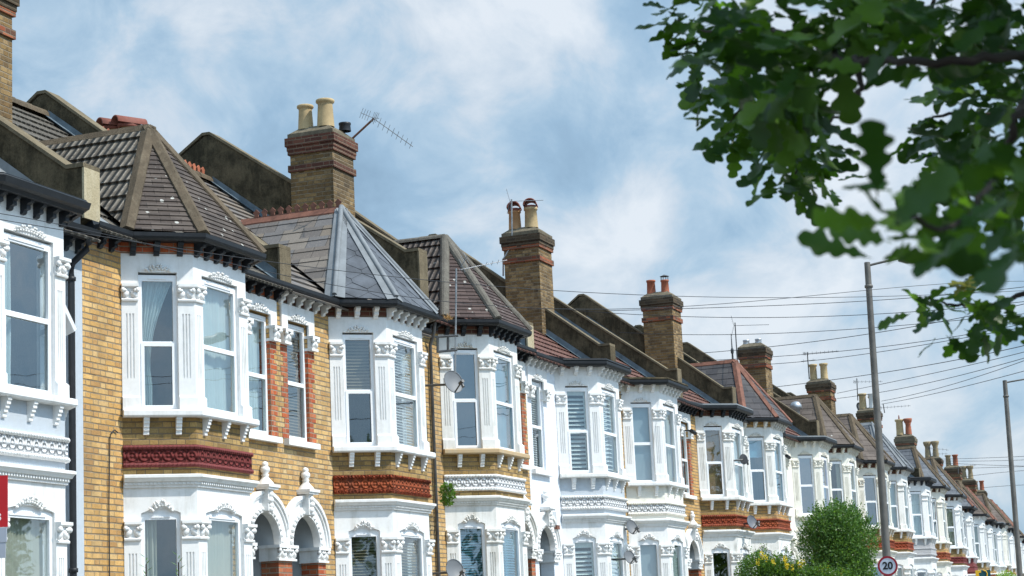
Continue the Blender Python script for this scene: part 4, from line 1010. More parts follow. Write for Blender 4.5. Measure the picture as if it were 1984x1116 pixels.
    if h['roof'] == 'flat': P('bay_roof', {'A': 'black', 'E': 'black', 'F': 'rend', 'M': 'black'}.get(L, 'lead'), b_flat(mi))
    else:
        a, rw, th = h['side']; br = P('bay_roof', a, b_side(mi, rw, th), root, (rw, th))
        if h['roof'] == 'hex':
            P('hexagonal_slates', 'hexs', b_cants(mi, 0, 0, True), br); P('lead_hips', 'lead', b_leadhips(mi), br); P('ridge_tiles', 'hip_r', b_hips(mi, .11, False, True, False), br, ('rr',)); P('ridge_crest', 'hip_r', b_crest(mi), br)
        else:
            a, rw, th = h['cant']; P('hip_slopes', a, b_cants(mi, rw, th), br, (rw, th))
            if h['roof'] == 'lead': P('lead_hips', 'lead', b_leadhips(mi), br); P('ridge_tiles', 'lead', b_hips(mi, .11, False, True, False), br, ('rl',))
            else: P('hip_tiles', h['hip'], b_hips(mi, .10 if h.get('rnd') else .095, h.get('rnd', False)), br, (h.get('rnd', False),))
    kt = h['kt']; pk = h.get('pk', 10.55)
    par = obj('parapet_wall', cached(('parapet_wall', kt, pk), 'rend', b_parapet(mi, kt, pk)), None, root)
    obj('coping', cached(('coping', kt, pk), 'coping', b_coping(mi, kt, pk)), None, par); obj('kneeler', cached(('kneeler', kt), h.get('kmat', 'kneel' if L in 'BE' else 'coping'), b_kneeler(kt)), None, par); obj('flashing', cached(('flashing', kt, pk, L), 'lead' if L == 'B' else 'flash', b_flashing(kt, pk, .34 if L == 'B' else .11, (HOUSES[i - 1]['dz'] - h['dz']) if i else 0.)), None, par)
    if h.get('chim') and not mi: chimney(root, 0, h['chim'])
    # parts only some houses have
    if L == 'A':
        m = MB(); m.tube([(4.92, -.24, 6.92), (4.92, -.22, 6.80), (4.80, -.09, 6.62), (4.80, -.075, 6.45), (4.80, -.075, 0)], .042, 10)
        for z in (6.4, 4.9, 2.9, 2.5): m.lathe((4.80, -.075, z), [(.042, 0), (.058, .005), (.058, .05), (.042, .055)], 10)
        obj('downpipe', m, 'black', root)
        m = MB(); fr = Fr((mirx(P1[0], 1), -BD), (mirx(P0[0], 1), 0)); q = [fr.p(.25, .02, 6.0), fr.p(.68, .02, 6.0), fr.p(.68, .20, 5.62), fr.p(.25, .20, 5.62)]; m.prism(q, (.02, -.02, .03)); obj('open_casement', m, 'upvc', root)
    if L == 'C':
        m = MB(); m.tube([(4.75, -.05, 4.35), (4.75, -.05, 0)], .035, 8); obj('downpipe', m, 'black', root)
        for z in (6.25, 4.05): m = MB(); m.box(4.86, 4.99, -.006, .02, z, z + .15); [m.box(4.875, 4.975, -.012, 0, z + .015 + .03 * k, z + .03 + .03 * k) for k in range(4)]; obj('air_brick', m, 'brick_r', root)
    if L == 'C':
        m = MB()
        for k in range(30):
            x = .3 + k * .155; z = RIDGE_Z + .10; y = RIDGE_Y; m.prism([(x - .04, y - .012, z), (x + .04, y - .012, z), (x + .04, y - .012, z + .06), (x + .055, y - .012, z + .10), (x, y - .012, z + .15), (x - .055, y - .012, z + .10), (x - .04, y - .012, z + .06)], (0, .024, 0))
        obj('ridge_crest', m, 'pot_r', rf)
    if L == 'J':
        q = on_x(1543, 790, X + 1.45); m = MB(); m.lathe((q.x - X, q.y - yo, q.z - h['dz'] - .12), [(.12, -.2), (.12, .05), (.2, .08), (.19, .2), (.12, .3), (0, .33)], 14); obj('roof_vent', m, 'galv', root)
    if L == 'D':
        m = MB(); m.tube([(.30, -.20, 6.93), (.32, -.16, 6.75), (.40, -.05, 6.55), (.40, -.045, 0)], .032, 8); obj('downpipe', m, 'steel', root)
    return root
for i, h in enumerate(HOUSES): build_house(i, h)
build_house(-1, H('BEFORE', 'L', -.30, 'yellow brick terraced house adjoining the grey rendered one', wall='brick_y', apron='brick_d', bay='white', trim='white', frieze='white', brk='blackm', band='twhite', rope='white', roof='flat', main='pan_g', mrow=.33, w=dict(un='net', uf='net', ln='net', lf='net', uw='net'), kt=7.7))
# rear chimney with hooded pots showing over the parapet behind the second house
rc = empty('rear_chimney_stack', (31.19, 5.75, 7.5), 'red hooded chimney pots peeping over the dark parapet near the top left', 'chimney')
m = MB(); m.box(-.4, .4, -.75, .75, 0, 3.46); obj('stack', m, 'brick_s', rc)
for k, (px_, py_, s_) in enumerate(((209, 258, 1.05), (239, 258, .95))):
    q = on_x(px_ + 12, py_, 31.0); 
    p = obj('chimney_pot', cached(('chimney_pot', 'plain'), PB_, b_pot('plain')), None, rc, (-.2, q.y - 5.75, 3.44)); hh = obj('cowl', cached(('cowl', 'h'), 'cowl', b_hood()), None, p, (0, 0, .38), R(60)); hh.scale = (1, 1.5, 1)

# ------------------------------------------------------------------ aerials and dishes
def yagi(m, p, q, n, el, ed=(0, 0, 1), refl=True, r=.007):
    p, q, ed = Vector(p), Vector(q), Vector(ed).normalized(); m.tube([p, q], r, 5)
    for k in range(n):
        c = p + (q - p) * ((k + .5) / n); e = el * (1 - .3 * k / n); m.tube([c - ed * e, c + ed * e], r * .7, 4)
    if refl:
        d = (q - p).normalized(); x = d.cross(ed).normalized()
        for sgn in (-1, 1):
            for k in range(4): c = p - d * .03 + (x * .10 * sgn + d * -.02) * (k + 1) * .6; m.tube([c - ed * el, c + ed * el], r * .6, 4)
            m.tube([p, p + x * sgn * .28 - d * .07], r * .7, 4)
def aerial(label, mast, yagis, mat='alu', r=.014):
    t = empty('tv_aerial', mast[0], label, 'aerial'); b = Vector(mast[0]); L_ = lambda p: tuple(Vector(p) - b)
    m = MB(); m.tube([L_(p) for p in mast], r, 6); obj('mast', m, mat, t)
    for (p, q, n, el, ed, rf) in yagis: m = MB(); yagi(m, L_(p), L_(q), n, el, ed, rf); obj('antenna', m, 'alu' if mat != 'steel' else 'steel', t)
    return t
V = Vector
d1 = 32.6
aerial('rusty armed television aerial on the tall chimney with two buff pots', [at(683, 268, d1), at(724, 230, d1)], [(at(722, 228, d1), at(800, 284, d1 + .6), 9, .085, RT * .35 + UP * .9, True)], 'rust', .018)
c1 = on_y(883, 720, -1.15); c0 = V((c1.x, c1.y, 1.6 + 5.0)); dD = (on_y(883, 600, -1.15) - CAM).dot(FW)
ae = aerial('television aerial on a pole bracketed to the wall left of the dish', [at(882, 722, dD), at(884, 520, dD)], [(at(890, 523, dD), at(982, 504, dD + .5), 8, .05, UP * .9 + RT * .3, False), (at(893, 518, dD), at(905, 496, dD), 3, .12, UP * .8 - RT * .4, False)], 'galv', .016)
m = MB(); b = V(ae.location)
for (xa, ya, xb, yb) in ((843, 653, 888, 650), (846, 682, 886, 678), (848, 650, 848, 684), (868, 652, 868, 680)): m.tube([tuple(at(xa, ya, dD) - b), tuple(at(xb, yb, dD) - b)], .022, 5)
obj('wall_bracket', m, 'steel', ae)
d3 = (on_x(1000, 470, 41.1) - CAM).dot(FW)
aerial('aerial on the cranked silver mast of the chimney with hooded pots', [at(975, 535, d3), at(975, 502, d3), at(993, 472, d3), at(991, 386, d3)], [(at(988, 390, d3), at(1053, 388, d3), 8, .035, FW, True)], 'galv', .02)
d4 = (on_x(1425, 660, 54.1) - CAM).dot(FW)
aerial('thin aerial standing behind the apex of the red edged slate roof', [at(1429, 705, d4), at(1424, 625, d4)], [(at(1422, 631, d4), at(1490, 629, d4), 9, .03, FW, True)], 'steel', .016)
t = empty('ridge_finial', at(1420, 700, d4), 'thin dark iron spike on the apex of the red edged slate roof', 'finial'); m = MB(); m.lathe((0, 0, 0), [(.03, 0), (.025, .2), (.045, .25), (.045, .33), (.02, .38), (.012, .75), (0, .8)], 8); obj('spike', m, 'steel', t)
d5 = (on_x(1590, 730, 72.38) - CAM).dot(FW)
aerial('double aerial left of the chimney with two plain buff pots', [at(1568, 735, d5), at(1564, 682, d5)], [(at(1562, 685, d5), at(1625, 680, d5), 8, .06, UP, True), (at(1552, 700, d5), at(1580, 697, d5), 3, .06, UP, False)], 'steel', .02)
d6 = (on_x(1680, 780, 82.68) - CAM).dot(FW)
aerial('aerial above the small round dish left of the first lamp post', [at(1662, 776, d6), at(1660, 733, d6)], [(at(1659, 740, d6), at(1710, 739, d6), 7, .06, UP, True)], 'steel', .02)
aerial('low aerial just right of the first lamp post', [at(1714, 800, d6), at(1711, 782, d6)], [(at(1709, 790, d6), at(1764, 786, d6), 8, .06, UP, True)], 'steel', .02)
d7 = (on_x(1800, 880, 98) - CAM).dot(FW)
aerial('twin distant aerial right of the chimney with the red pot', [at(1803, 890, d7), at(1801, 865, d7)], [(at(1800, 868, d7), at(1838, 872, d7), 5, .08, UP, True), (at(1803, 880, d7), at(1836, 879, d7), 5, .08, UP, False)], 'steel', .025)
aerial('distant aerial in front of the far chimney pair', [at(1857, 918, d7 + 12), at(1856, 905, d7 + 12)], [(at(1855, 906, d7 + 12), at(1892, 901, d7 + 12), 5, .08, UP, False)], 'steel', .03)
def dish(label, loc, face, r, mat='dish', wall=None):
    t = empty('satellite_dish', loc, label, 'dish'); f = V(face).normalized(); x = f.cross(V((0, 0, 1))).normalized(); y = x.cross(f); m = MB(); K = 22
    pts = [tuple(f * 0)]; fs = []
    for j in range(1, 6):
        for k in range(K):
            an = 2 * math.pi * k / K; q = j / 5; pts.append(tuple((x * math.cos(an) * .88 + y * math.sin(an)) * r * q + f * (.16 * r * q * q)))
    for k in range(K): fs.append((0, 1 + k, 1 + (k + 1) % K))
    for j in range(4):
        for k in range(K): fs.append((1 + j * K + k, 1 + j * K + K + k, 1 + j * K + K + (k + 1) % K, 1 + j * K + (k + 1) % K))
    m.add(pts, fs, True); m.tube([pts[-K + k] for k in range(K)] + [pts[-K]], .008, 5); obj('reflector', m, mat, t)
    m = MB(); a = y * -r * .9; e = f * r * 1.25 - y * r * .55; m.tube([tuple(a), tuple(e)], .014, 6); m.tube([tuple(e - f * .06), tuple(e + f * .05 + y * .0)], .03, 8); m.tube([tuple(e), tuple(e - y * .1 + f * .02)], .028, 6); obj('receiver_arm', m, 'steel', t)
    m = MB(); w = V(wall) - V(loc) if wall else f * -.3; m.tube([(0, 0, 0), tuple(-f * .08), tuple(w)], .022, 6); m.box(w.x - .05, w.x + .05, w.y - .02, w.y + .02, w.z - .08, w.z + .08); obj('wall_bracket', m, 'steel', t)
    return t
def dish_px(label, x, y, out, rpx, mat='dish', face=(-.55, -.78, .3)):
    p = on_y(x, y, -out); d = (p - CAM).dot(FW); dish(label, p, face, rpx * .9 * d / F_PX, mat, (p.x - .12, .0, p.z - .02))
dish_px('grey satellite dish fixed beside the upper bay window of the house with the fern', 877, 741, .55, 26)
dish_px('grey satellite dish at the bottom edge of the photo below the fern', 880, 1106, .62, 25)
dish_px('upper of two small dishes between the cream bay and its white neighbour', 1223, 1022, .85, 16)
dish_px('lower of two small dishes between the cream bay and its white neighbour', 1219, 1080, .85, 15)
dish_px('dark satellite dish between two orange terracotta bands', 1456, 1012, .95, 15, 'dish_d')
dish_px('narrow dish seen edge on between the brown boarded bay and the next bay', 1440, 890, .95, 11, 'dish_d', (1, -.3, .25))
q = at(1664, 788, d6); dish('small round dish on a mast beside the far chimney left of the first lamp post', q, (-.6, -.8, .1), .17, 'dish', (q.x, q.y, q.z - .5))

# ------------------------------------------------------------------ small things on the facades
def thing_mesh(name, m, mat, label, cat, group=None): return tag(obj(name, m, mat), label, cat, group)
p = on_y(1077, 1008, -.06); t = empty('alarm_box', p, 'white alarm box with an orange red foot beside the arch of the white painted house', 'alarm box'); m = MB(); m.box(-.1, .1, -.05, .06, -.1, .16); obj('case', m, 'white', t); m = MB(); m.box(-.09, .09, -.045, .06, -.18, -.101); obj('lamp', m, 'hip_r', t)
for x, y, lb in ((1342, 837, 'small black camera on the wall left of the brown boarded bay'), (1526, 885, 'small black camera right of the red edged slate roofed bay')):
    p = on_y(x, y, -.25); t = empty('security_camera', p, lb, 'camera'); m = MB(); m.tube([(-.12, 0, .02), (.14, -.02, -.02)], .05, 8); obj('body', m, 'black', t); m = MB(); m.tube([(-.02, 0, .03), (-.02, .24, .06)], .02, 6); obj('arm', m, 'black', t)
pts = [on_y(228, 838, -.02), on_y(222, 833, -.02), on_y(216, 838, -.02), on_y(213, 848, -.02), on_y(212, 900, -.02), on_y(211, 980, -.02), on_y(212, 1060, -.02), on_y(212, 1300, -.02)]
m = MB(); m.tube([tuple(v) for v in pts], .008, 6); thing_mesh('wall_cable', m, 'wire', 'thin black cable hanging down the yellow brick wall left of the maroon band', 'cable')

# ------------------------------------------------------------------ lamp posts, sign, boards
def lamp_post(label, x, y, d, rtop, rbot, armdir, arm_px):
    top = at(x, y, d); low = at(*arm_px, d + .9); low = at(*arm_px, (on_y(*arm_px, top.y) - CAM).dot(FW)); b = low + (low - top) * (low.z / (top.z - low.z)); t = empty('lamp_post', b, label, 'lamp post', 'lamp posts along the street')
    h = top.z; ax_ = (top - b).normalized(); t.rotation_mode = 'QUATERNION'; t.rotation_quaternion = ax_.to_track_quat('Z', 'Y') if False else V((0, 0, 1)).rotation_difference(ax_); m = MB(); m.tube([(0, 0, 0), (0, 0, 1.2)], .105, 14); m.lathe((0, 0, 1.2), [(.105, 0), (.1, .05), (rbot, .12)], 14); m.tube([(0, 0, 1.3), (0, 0, h - .45)], rbot, 14, rtop * 1.02); m.tube([(0, 0, h - .45), (0, 0, h)], rtop * 1.05, 14, rtop); obj('column', m, 'post', t)
    m = MB(); m.lathe((0, 0, h - .47), [(rtop, 0), (rtop + .02, .01), (rtop + .02, .05), (rtop, .06)], 14); obj('collar', m, 'post', t)
    a = V(armdir); m = MB(); m.tube([(0, 0, h - .06), tuple(a * .25 + V((0, 0, h - .03))), tuple(a + V((0, 0, h + .05)))], .022, 8); obj('arm', m, 'post', t)
    m = MB(); e = a + V((0, 0, h + .05)); an = a.normalized(); sd = V((-an.y, an.x, 0)); q = []
    for s, w_, z0, z1 in ((0, .05, -.05, .05), (.15, .12, -.09, .07), (.55, .12, -.08, .06), (.7, .06, -.03, .03)):
        c = e + an * s; q += [tuple(c + sd * w_ + V((0, 0, z0 * .3))), tuple(c + sd * w_ * .6 + V((0, 0, z1))), tuple(c - sd * w_ * .6 + V((0, 0, z1))), tuple(c - sd * w_ + V((0, 0, z0 * .3))), tuple(c - sd * w_ * .6 + V((0, 0, z0))), tuple(c + sd * w_ * .6 + V((0, 0, z0)))]
    m.add(q, [(i * 6 + j, i * 6 + (j + 1) % 6, i * 6 + 6 + (j + 1) % 6, i * 6 + 6 + j) for i in range(3) for j in range(6)] + [tuple(range(6))[::-1], tuple(range(18, 24))], True); obj('lantern', m, 'steel', t)
    t['_top'] = list(top); t['_low'] = list(low); return t
ad = (RT * .95 - FW * .1); ad.z = 0; ad.normalize()
lp = lamp_post('tall grey lamp post carrying the round 20 sign', 1680, 507, 36, .054, .077, ad * .55, (1718, 1080))
lamp_post('slim dark lamp post near the right edge of the photo', 1946.5, 735, 55, .060, .082, ad * .75, (1976, 1112))
_a, _b = V(lp['_top']), V(lp['_low']); _k = (1097 - 507) / (1080 - 507); _p = _a + (_b - _a) * _k; dP = (_p - CAM).dot(FW); sp = at(1720, 1097, dP - .10)
del lp['_top'], lp['_low']; sgn = empty('speed_limit_sign', sp, 'round white 20 sign with a red rim clamped to the lamp post', 'road sign')
f_ = V((CAM.x - sp.x, CAM.y - sp.y, 0)).normalized(); sgn.rotation_euler = (R(90), R(1.2), math.atan2(f_.y, f_.x) + R(90)); sgn.location = sp + f_ * .10
def disc(m, r0, r1, z0, z1, K=48):
    pts = []
    for k in range(K):
        c, s_ = math.cos(2 * math.pi * k / K), math.sin(2 * math.pi * k / K); pts += [(r0 * c, r0 * s_, z0), (r1 * c, r1 * s_, z0), (r1 * c, r1 * s_, z1), (r0 * c, r0 * s_, z1)]
    return m.add(pts, [(k * 4 + j, k * 4 + (j + 1) % 4, ((k + 1) % K) * 4 + (j + 1) % 4, ((k + 1) % K) * 4 + j) for k in range(K) for j in range(4)])
rs = 19.2 * (dP - .2) / F_PX
m = MB(); disc(m, 0.0, rs * .99, -.006, .0); obj('sign_plate', m, 'swhite', sgn)
m = MB(); disc(m, rs * .80, rs, -.002, .004); obj('red_rim', m, 'sred', sgn)
m = MB(); m.box(-.05, .05, -.02, .02, -.10, -.007); obj('clamp', m, 'steel', sgn)
def text(body, size, mat, parent, loc, extr=.002, name='lettering', bold=0., rot=None):
    cu = bpy.data.curves.new(name, 'FONT'); cu.body = body; cu.size = size; cu.extrude = extr; cu.align_x = 'CENTER'; cu.align_y = 'CENTER'; cu.offset = bold
    o = bpy.data.objects.new('tmp', cu); COL.objects.link(o); dg = bpy.context.evaluated_depsgraph_get(); me = bpy.data.meshes.new_from_object(o.evaluated_get(dg))
    bpy.data.objects.remove(o); me.materials.clear(); me.materials.append(MT[mat]); ob = bpy.data.objects.new(name, me); COL.objects.link(ob); ob.parent = parent; ob.location = loc
    if rot: ob.rotation_euler = rot
    return ob
text('20', rs * 1.02, 'sblack', sgn, (0, 0, .003), .002, 'numerals', .006)
# red sale board, mostly outside the left edge
dB = 15; c = at(15, 970, dB); bd = empty('sale_board', (c.x - .35, c.y + .15, 0), 'red and grey sale board on a post cut off by the left edge', 'sign board')
rtv = V((RT.x, RT.y, 0)).normalized(); bd.rotation_euler = (0, 0, math.atan2(rtv.y, rtv.x)); o0 = V((c.x, c.y, 0)); bd.location = o0
zt, zm, zb_ = at(15, 920, dB).z, at(14, 1022, dB).z, at(11, 1082, dB).z
m = MB(); m.box(-.75, 0, -.006, .006, zm + .002, zt); obj('red_panel', m, 'red', bd)
m = MB(); m.box(-.75, -.008, -.009, .009, zm - .11, zm); m.box(-.75, -.016, -.006, .006, zb_, zm - .112); obj('lower_panel', m, 'greyb', bd)
m = MB(); m.box(-.80, -.73, -.035, .035, 0, zt + .1); obj('post', m, 'white', bd)
text('s', .105, 'whitep', bd, (-.066, -.009, zm + .085), .001, 'lettering', .003, (R(90), 0, 0))
# far estate board
dE = 58; c = at(1904, 1106, dE); eb = empty('estate_board', (c.x, c.y, 0), 'small yellow and teal board near the bottom right corner', 'sign board'); eb.rotation_euler = bd.rotation_euler
hw = 14.5 * dE / F_PX; m = MB(); m.box(-hw, hw, -.01, .01, c.z - .25, c.z + .02); obj('teal_panel', m, 'teal', eb)
m = MB(); m.box(-hw, -hw * .25, -.016, -.011, c.z - .05, c.z + .02); m.box(-hw, -hw * .55, -.016, -.011, c.z - .25, c.z - .05); m.tube([(hw * .05, -.014, c.z + .015), (hw * .4, -.014, c.z - .01), (hw * .55, -.014, c.z - .08), (hw * .45, -.014, c.z - .2)], .016, 5); obj('yellow_patch', m, 'yel', eb)
m = MB(); m.box(-.04, .04, .011, .08, 0, c.z); obj('post', m, 'white', eb)

# ------------------------------------------------------------------ overhead cables
def cable(label, pts, d0, d1, r=.011):                    # pts in picture, inverse depth runs linearly: a straight strand with sag
    x0, x1 = pts[0][0], pts[-1][0]; P = []
    N = 40
    for k in range(N + 1):
        x = x0 + (x1 - x0) * k / N; y = 0                 # Lagrange through the given points
        for i, (xi, yi) in enumerate(pts):
            w = 1
            for j, (xj, yj) in enumerate(pts):
                if i != j: w *= (x - xj) / (xi - xj)
            y += yi * w
        q = k / N; P.append(at(x, y, 1 / ((1 - q) / d0 + q / d1)))
    b = P[0]; m = MB(); m.tube([tuple(p - b) for p in P], r, 5); o = obj('overhead_cable', m, 'wire', None, b); tag(o, label, 'cable', 'overhead cables')
cable('long cable from the far left past the first bay, topmost across the sky', [(-60, 415), (450, 497), (1076, 563), (1680, 575), (2100, 556)], 19, 34, 0.0041)
cable('long cable just below the topmost one, crossing the grey slate bay roof', [(-60, 405), (400, 500), (900, 588), (1500, 580), (2100, 550)], 19.5, 36, 0.0041)
cable('cable rising to the right behind the lamp post just under the top pair', [(1180, 602), (1500, 592), (1680, 583), (2100, 540)], 43, 38, 0.0064)
cable('cable between the hooded pots and the lamp post, below the leaves', [(1100, 600), (1400, 615), (1690, 609), (2100, 570)], 44, 38, 0.0064)
cable('cable passing the red pots chimney and rising behind the low oak spray', [(1200, 644), (1500, 646), (1690, 635), (2100, 596)], 46, 40, 0.0064)
cable('cable leaving the dark party wall right of the red pots', [(1360, 684), (1500, 671), (1690, 646), (2100, 560)], 56, 40, 0.0081)
cable('cable at the height of the short grey pots', [(1330, 700), (1500, 691), (1690, 674), (2100, 600)], 58, 42, 0.0075)
cable('cable just below the short grey pots chimney top', [(1440, 708), (1500, 705), (1690, 684), (2100, 615)], 58, 42, 0.0075)
cable('thick cable from the plain buff pots chimney to the upper right', [(1500, 750), (1690, 725), (1850, 698), (2100, 640)], 66, 42, 0.0093)
cable('cable starting right of the plain buff pots chimney', [(1622, 762), (1690, 748), (1850, 714), (2100, 650)], 74, 44, 0.0087)
cable('cable second below the plain buff pots chimney cap', [(1622, 772), (1750, 752), (1984, 694), (2100, 660)], 74, 44, 0.0087)
cable('steep lower cable right of the first lamp post', [(1708, 777), (1800, 757), (1984, 699), (2100, 655)], 82, 46, 0.0093)
cable('lowest steep cable ending near the second lamp post top', [(1708, 783), (1800, 765), (1984, 719), (2100, 688)], 82, 46, 0.0093)
cable('low cable running across the frieze of the cream and white house', [(1190, 764), (1330, 764), (1500, 752)], 44, 64, 0.0070)
for k, (y0, y1, y2) in enumerate(((890, 887, 880), (893, 893, 887), (897, 901, 904), (908, 906, 902), (925, 918, 908), (948, 944, 938))):
    cable(['highest', 'second highest', 'third', 'fourth', 'fifth', 'lowest'][k] + ' of the distant cables crossing the second lamp post', [(1800 + k * 15, y0), (1915, y1), (2060, y2)], 105, 70, .009)

# ------------------------------------------------------------------ vegetation
def leafcloud(m, c, rad, n, size, r_, hollow=.35, low=-1.):
    for _ in range(n):
        while True:
            v = V((r_.gauss(0, 1), r_.gauss(0, 1), r_.gauss(0, 1))).normalized() * (hollow + (1 - hollow) * r_.random() ** .5)
            if v.z > low: break
        p = V((c[0] + v.x * rad[0], c[1] + v.y * rad[1], c[2] + v.z * rad[2])); s = size * r_.uniform(.6, 1.3)
        a = (V((r_.gauss(0, 1), r_.gauss(0, 1), r_.gauss(0, .8))) + v * .5).normalized(); b = a.cross(V((r_.gauss(0, 1), r_.gauss(0, 1), r_.gauss(0, 1)))).normalized(); w = s * .26
        m.add([tuple(p - a * s * .5), tuple(p + b * w), tuple(p + a * s * .55), tuple(p - b * w)], [(0, 1, 2, 3)])
MT['bush'] = mat_leaf('shrub_leaf', [(.022, .07, .014), (.06, .15, .026), (.11, .215, .04), (.18, .28, .09)], .35, (.22, .42, .05))
MT['hedge'] = mat_leaf('hedge_leaf', [(.03, .09, .012), (.075, .17, .022), (.13, .25, .035)], .35, (.26, .46, .035)); MT['lime'] = mat_leaf('lime_leaf', [(.16, .30, .02), (.26, .42, .03)], .4, (.4, .6, .04))
MT['flower'] = mat_leaf('yellow_petal', [(.75, .55, .02), (.85, .68, .03)], .2, (.8, .6, .02)); MT['fern'] = mat_leaf('fern_leaf', [(.06, .16, .02), (.14, .28, .04)], .4, (.25, .45, .04)); MT['straw'] = mat_leaf('dry_grass', [(.45, .25, .08), (.6, .38, .16)], .2, (.5, .3, .1))
MT['oak'] = mat_leaf('oak_leaf', [(.012, .045, .014), (.026, .085, .016), (.042, .12, .014), (.12, .23, .015), (.022, .075, .03)], .40, (.11, .26, .012), .42, 9, .5)
MT['far_leaf'] = mat_leaf('street_tree_leaf', [(.02, .06, .012), (.05, .11, .02)], .25)
r_ = random.Random(3)
dS = 50; c = at(1624, 1062, dS); bz = c.z
sh = empty('round_shrub', (c.x, c.y, 0), 'dense round green shrub in front of the cream houses beside the 20 sign', 'shrub')
m = MB(); sx = 78 * dS / F_PX
blobs = [(0, 0, .0, 1.0), (-.35, .1, .45, .62), (.1, -.1, .62, .58), (.42, .1, .2, .60), (-.42, -.1, -.2, .66), (.5, -.1, -.3, .58), (0, 0, -.9, .95), (-.2, 0, -1.6, .8), (.3, 0, -1.6, .8)]
for bx, by, bzz, s in blobs: leafcloud(m, (bx * sx, by * sx, bz + bzz * sx * .95), (sx * s, sx * s, sx * s * .98), int(11000 * s * s), .066, r_, .5)
for _ in range(260):                                      # loose shoots round the outline
    v = V((r_.gauss(0, 1), r_.gauss(0, 1), abs(r_.gauss(0, 1)))).normalized(); p0_ = V((v.x * sx * .95, v.y * sx * .95, bz + v.z * sx * 1.05)); dr = (v + V((0, 0, .8))).normalized(); L_ = r_.uniform(.1, .32)
    for k in range(7): leafcloud(m, tuple(p0_ + dr * L_ * k / 7), (.02, .02, .02), 2, .055, r_)
obj('foliage', m, 'bush', sh)
m = MB(); m.tube([(0, 0, 0), (.05, 0, bz * .5), (.02, .05, bz + .3)], .06, 8, .03); [m.tube([(.04, 0, bz * .4), (sx * .5 * math.cos(a), sx * .5 * math.sin(a), bz + .2)], .035, 6, .01) for a in (0, 1.3, 2.6, 3.9, 5.2)]; obj('trunk', m, 'bark', sh)
dH = 44; ca, cb = at(1456, 1092, dH), at(1650, 1118, dH - 1); hg = empty('flowering_hedge', ((ca.x + cb.x) / 2, (ca.y + cb.y) / 2, 0), 'leafy hedge with yellow flower spikes in front of the last visible ground floor bays', 'hedge'); mid = V(hg.location)
m = MB(); fm = MB()
for k in range(15):
    q = k / 14; p = ca + (cb - ca) * q - mid; tp = p.z + .02 + .10 * math.sin(k * 2.1) + (.12 if k < 6 else 0)
    leafcloud(m, (p.x, p.y, tp - .45), (.34, .42, .52), 2200, .055, r_, .5); leafcloud(m, (p.x, p.y, tp - 1.2), (.34, .42, .6), 350, .06, r_, .4)
    for _ in range(7):
        b = V((p.x + r_.uniform(-.2, .2), p.y + r_.uniform(-.3, .1), tp + .02)); L_ = r_.uniform(.06, .28); dr = V((r_.uniform(-.4, .4), r_.uniform(-.4, .4), 1)).normalized()
        for j in range(6): leafcloud(m, tuple(b + dr * L_ * j / 6), (.025, .025, .02), 2, .045, r_)
for (x, y, n) in ((1476, 1075, 60), (1468, 1088, 40), (1498, 1088, 40), (1521, 1082, 70), (1524, 1095, 60), (1549, 1095, 60), (1556, 1088, 30), (1590, 1103, 50), (1603, 1103, 25), (1631, 1110, 45), (1484, 1082, 30), (1535, 1100, 30)):
    p = at(x, y, dH - .65) - mid; fm = MB(); leafcloud(fm, tuple(p), (.045, .05, .10), int(n * .8), .042, r_, .2); obj('flower_spike', fm, 'flower', hg)
obj('foliage', m, 'hedge', hg)
c = at(1950, 1124, 60); t = empty('lime_bush', (c.x, c.y, 0), 'bright lime green bush at the bottom edge right of the yellow and teal board', 'bush'); m = MB(); leafcloud(m, (0, 0, c.z - .15), (.5, .4, .45), 2200, .06, r_); leafcloud(m, (0, 0, .7), (.5, .4, .8), 700, .07, r_); obj('foliage', m, 'lime', t)
# fern and dry grass growing on the fourth house, sprigs before the first yellow house
p = on_y(866, 952, -.4); t = empty('fern', p, 'green fern sprouting beside the white decorative band', 'fern'); m = MB()
for k in range(46):
    an = r_.uniform(0, 6.28); L_ = r_.uniform(.12, .30); d_ = V((math.cos(an), math.sin(an) * .6 - .35, 0)).normalized(); pr = V((0, 0, 0))
    for j in range(9):
        q = j / 8; pp = d_ * L_ * q + V((0, 0, .22 * L_ / .2 * (q - .75 * q * q) - .10 * q * q)); wd = .035 * (1 - q) + .01; sd = V((-d_.y, d_.x, 0)); 
        for s_ in (-1, 1): m.add([tuple(pp), tuple(pp + sd * s_ * wd + d_ * .012), tuple(pp + d_ * .014)], [(0, 1, 2)])
leafcloud(m, (0, 0, -.03), (.12, .08, .12), 260, .045, r_); obj('fronds', m, 'fern', t).scale = (1.6, 1.6, 1.75)
p = on_y(868, 618, -1.0); t = empty('grass_tuft', p, 'tuft of dry straw coloured grass in the gutter below the round hipped roof', 'grass tuft'); m = MB()
for k in range(120):
    d_ = V((r_.gauss(0, .7), r_.gauss(0, .5), r_.uniform(.1, .8))).normalized(); L_ = r_.uniform(.06, .19); b = V((r_.uniform(-.09, .09), r_.uniform(-.04, .04), 0)); sd = d_.cross(V((0, 0, 1))).normalized() * .005; m.add([tuple(b - sd), tuple(b + sd), tuple(b + d_ * L_ - V((0, 0, .03)))], [(0, 1, 2)])
obj('blades', m, 'straw', t)
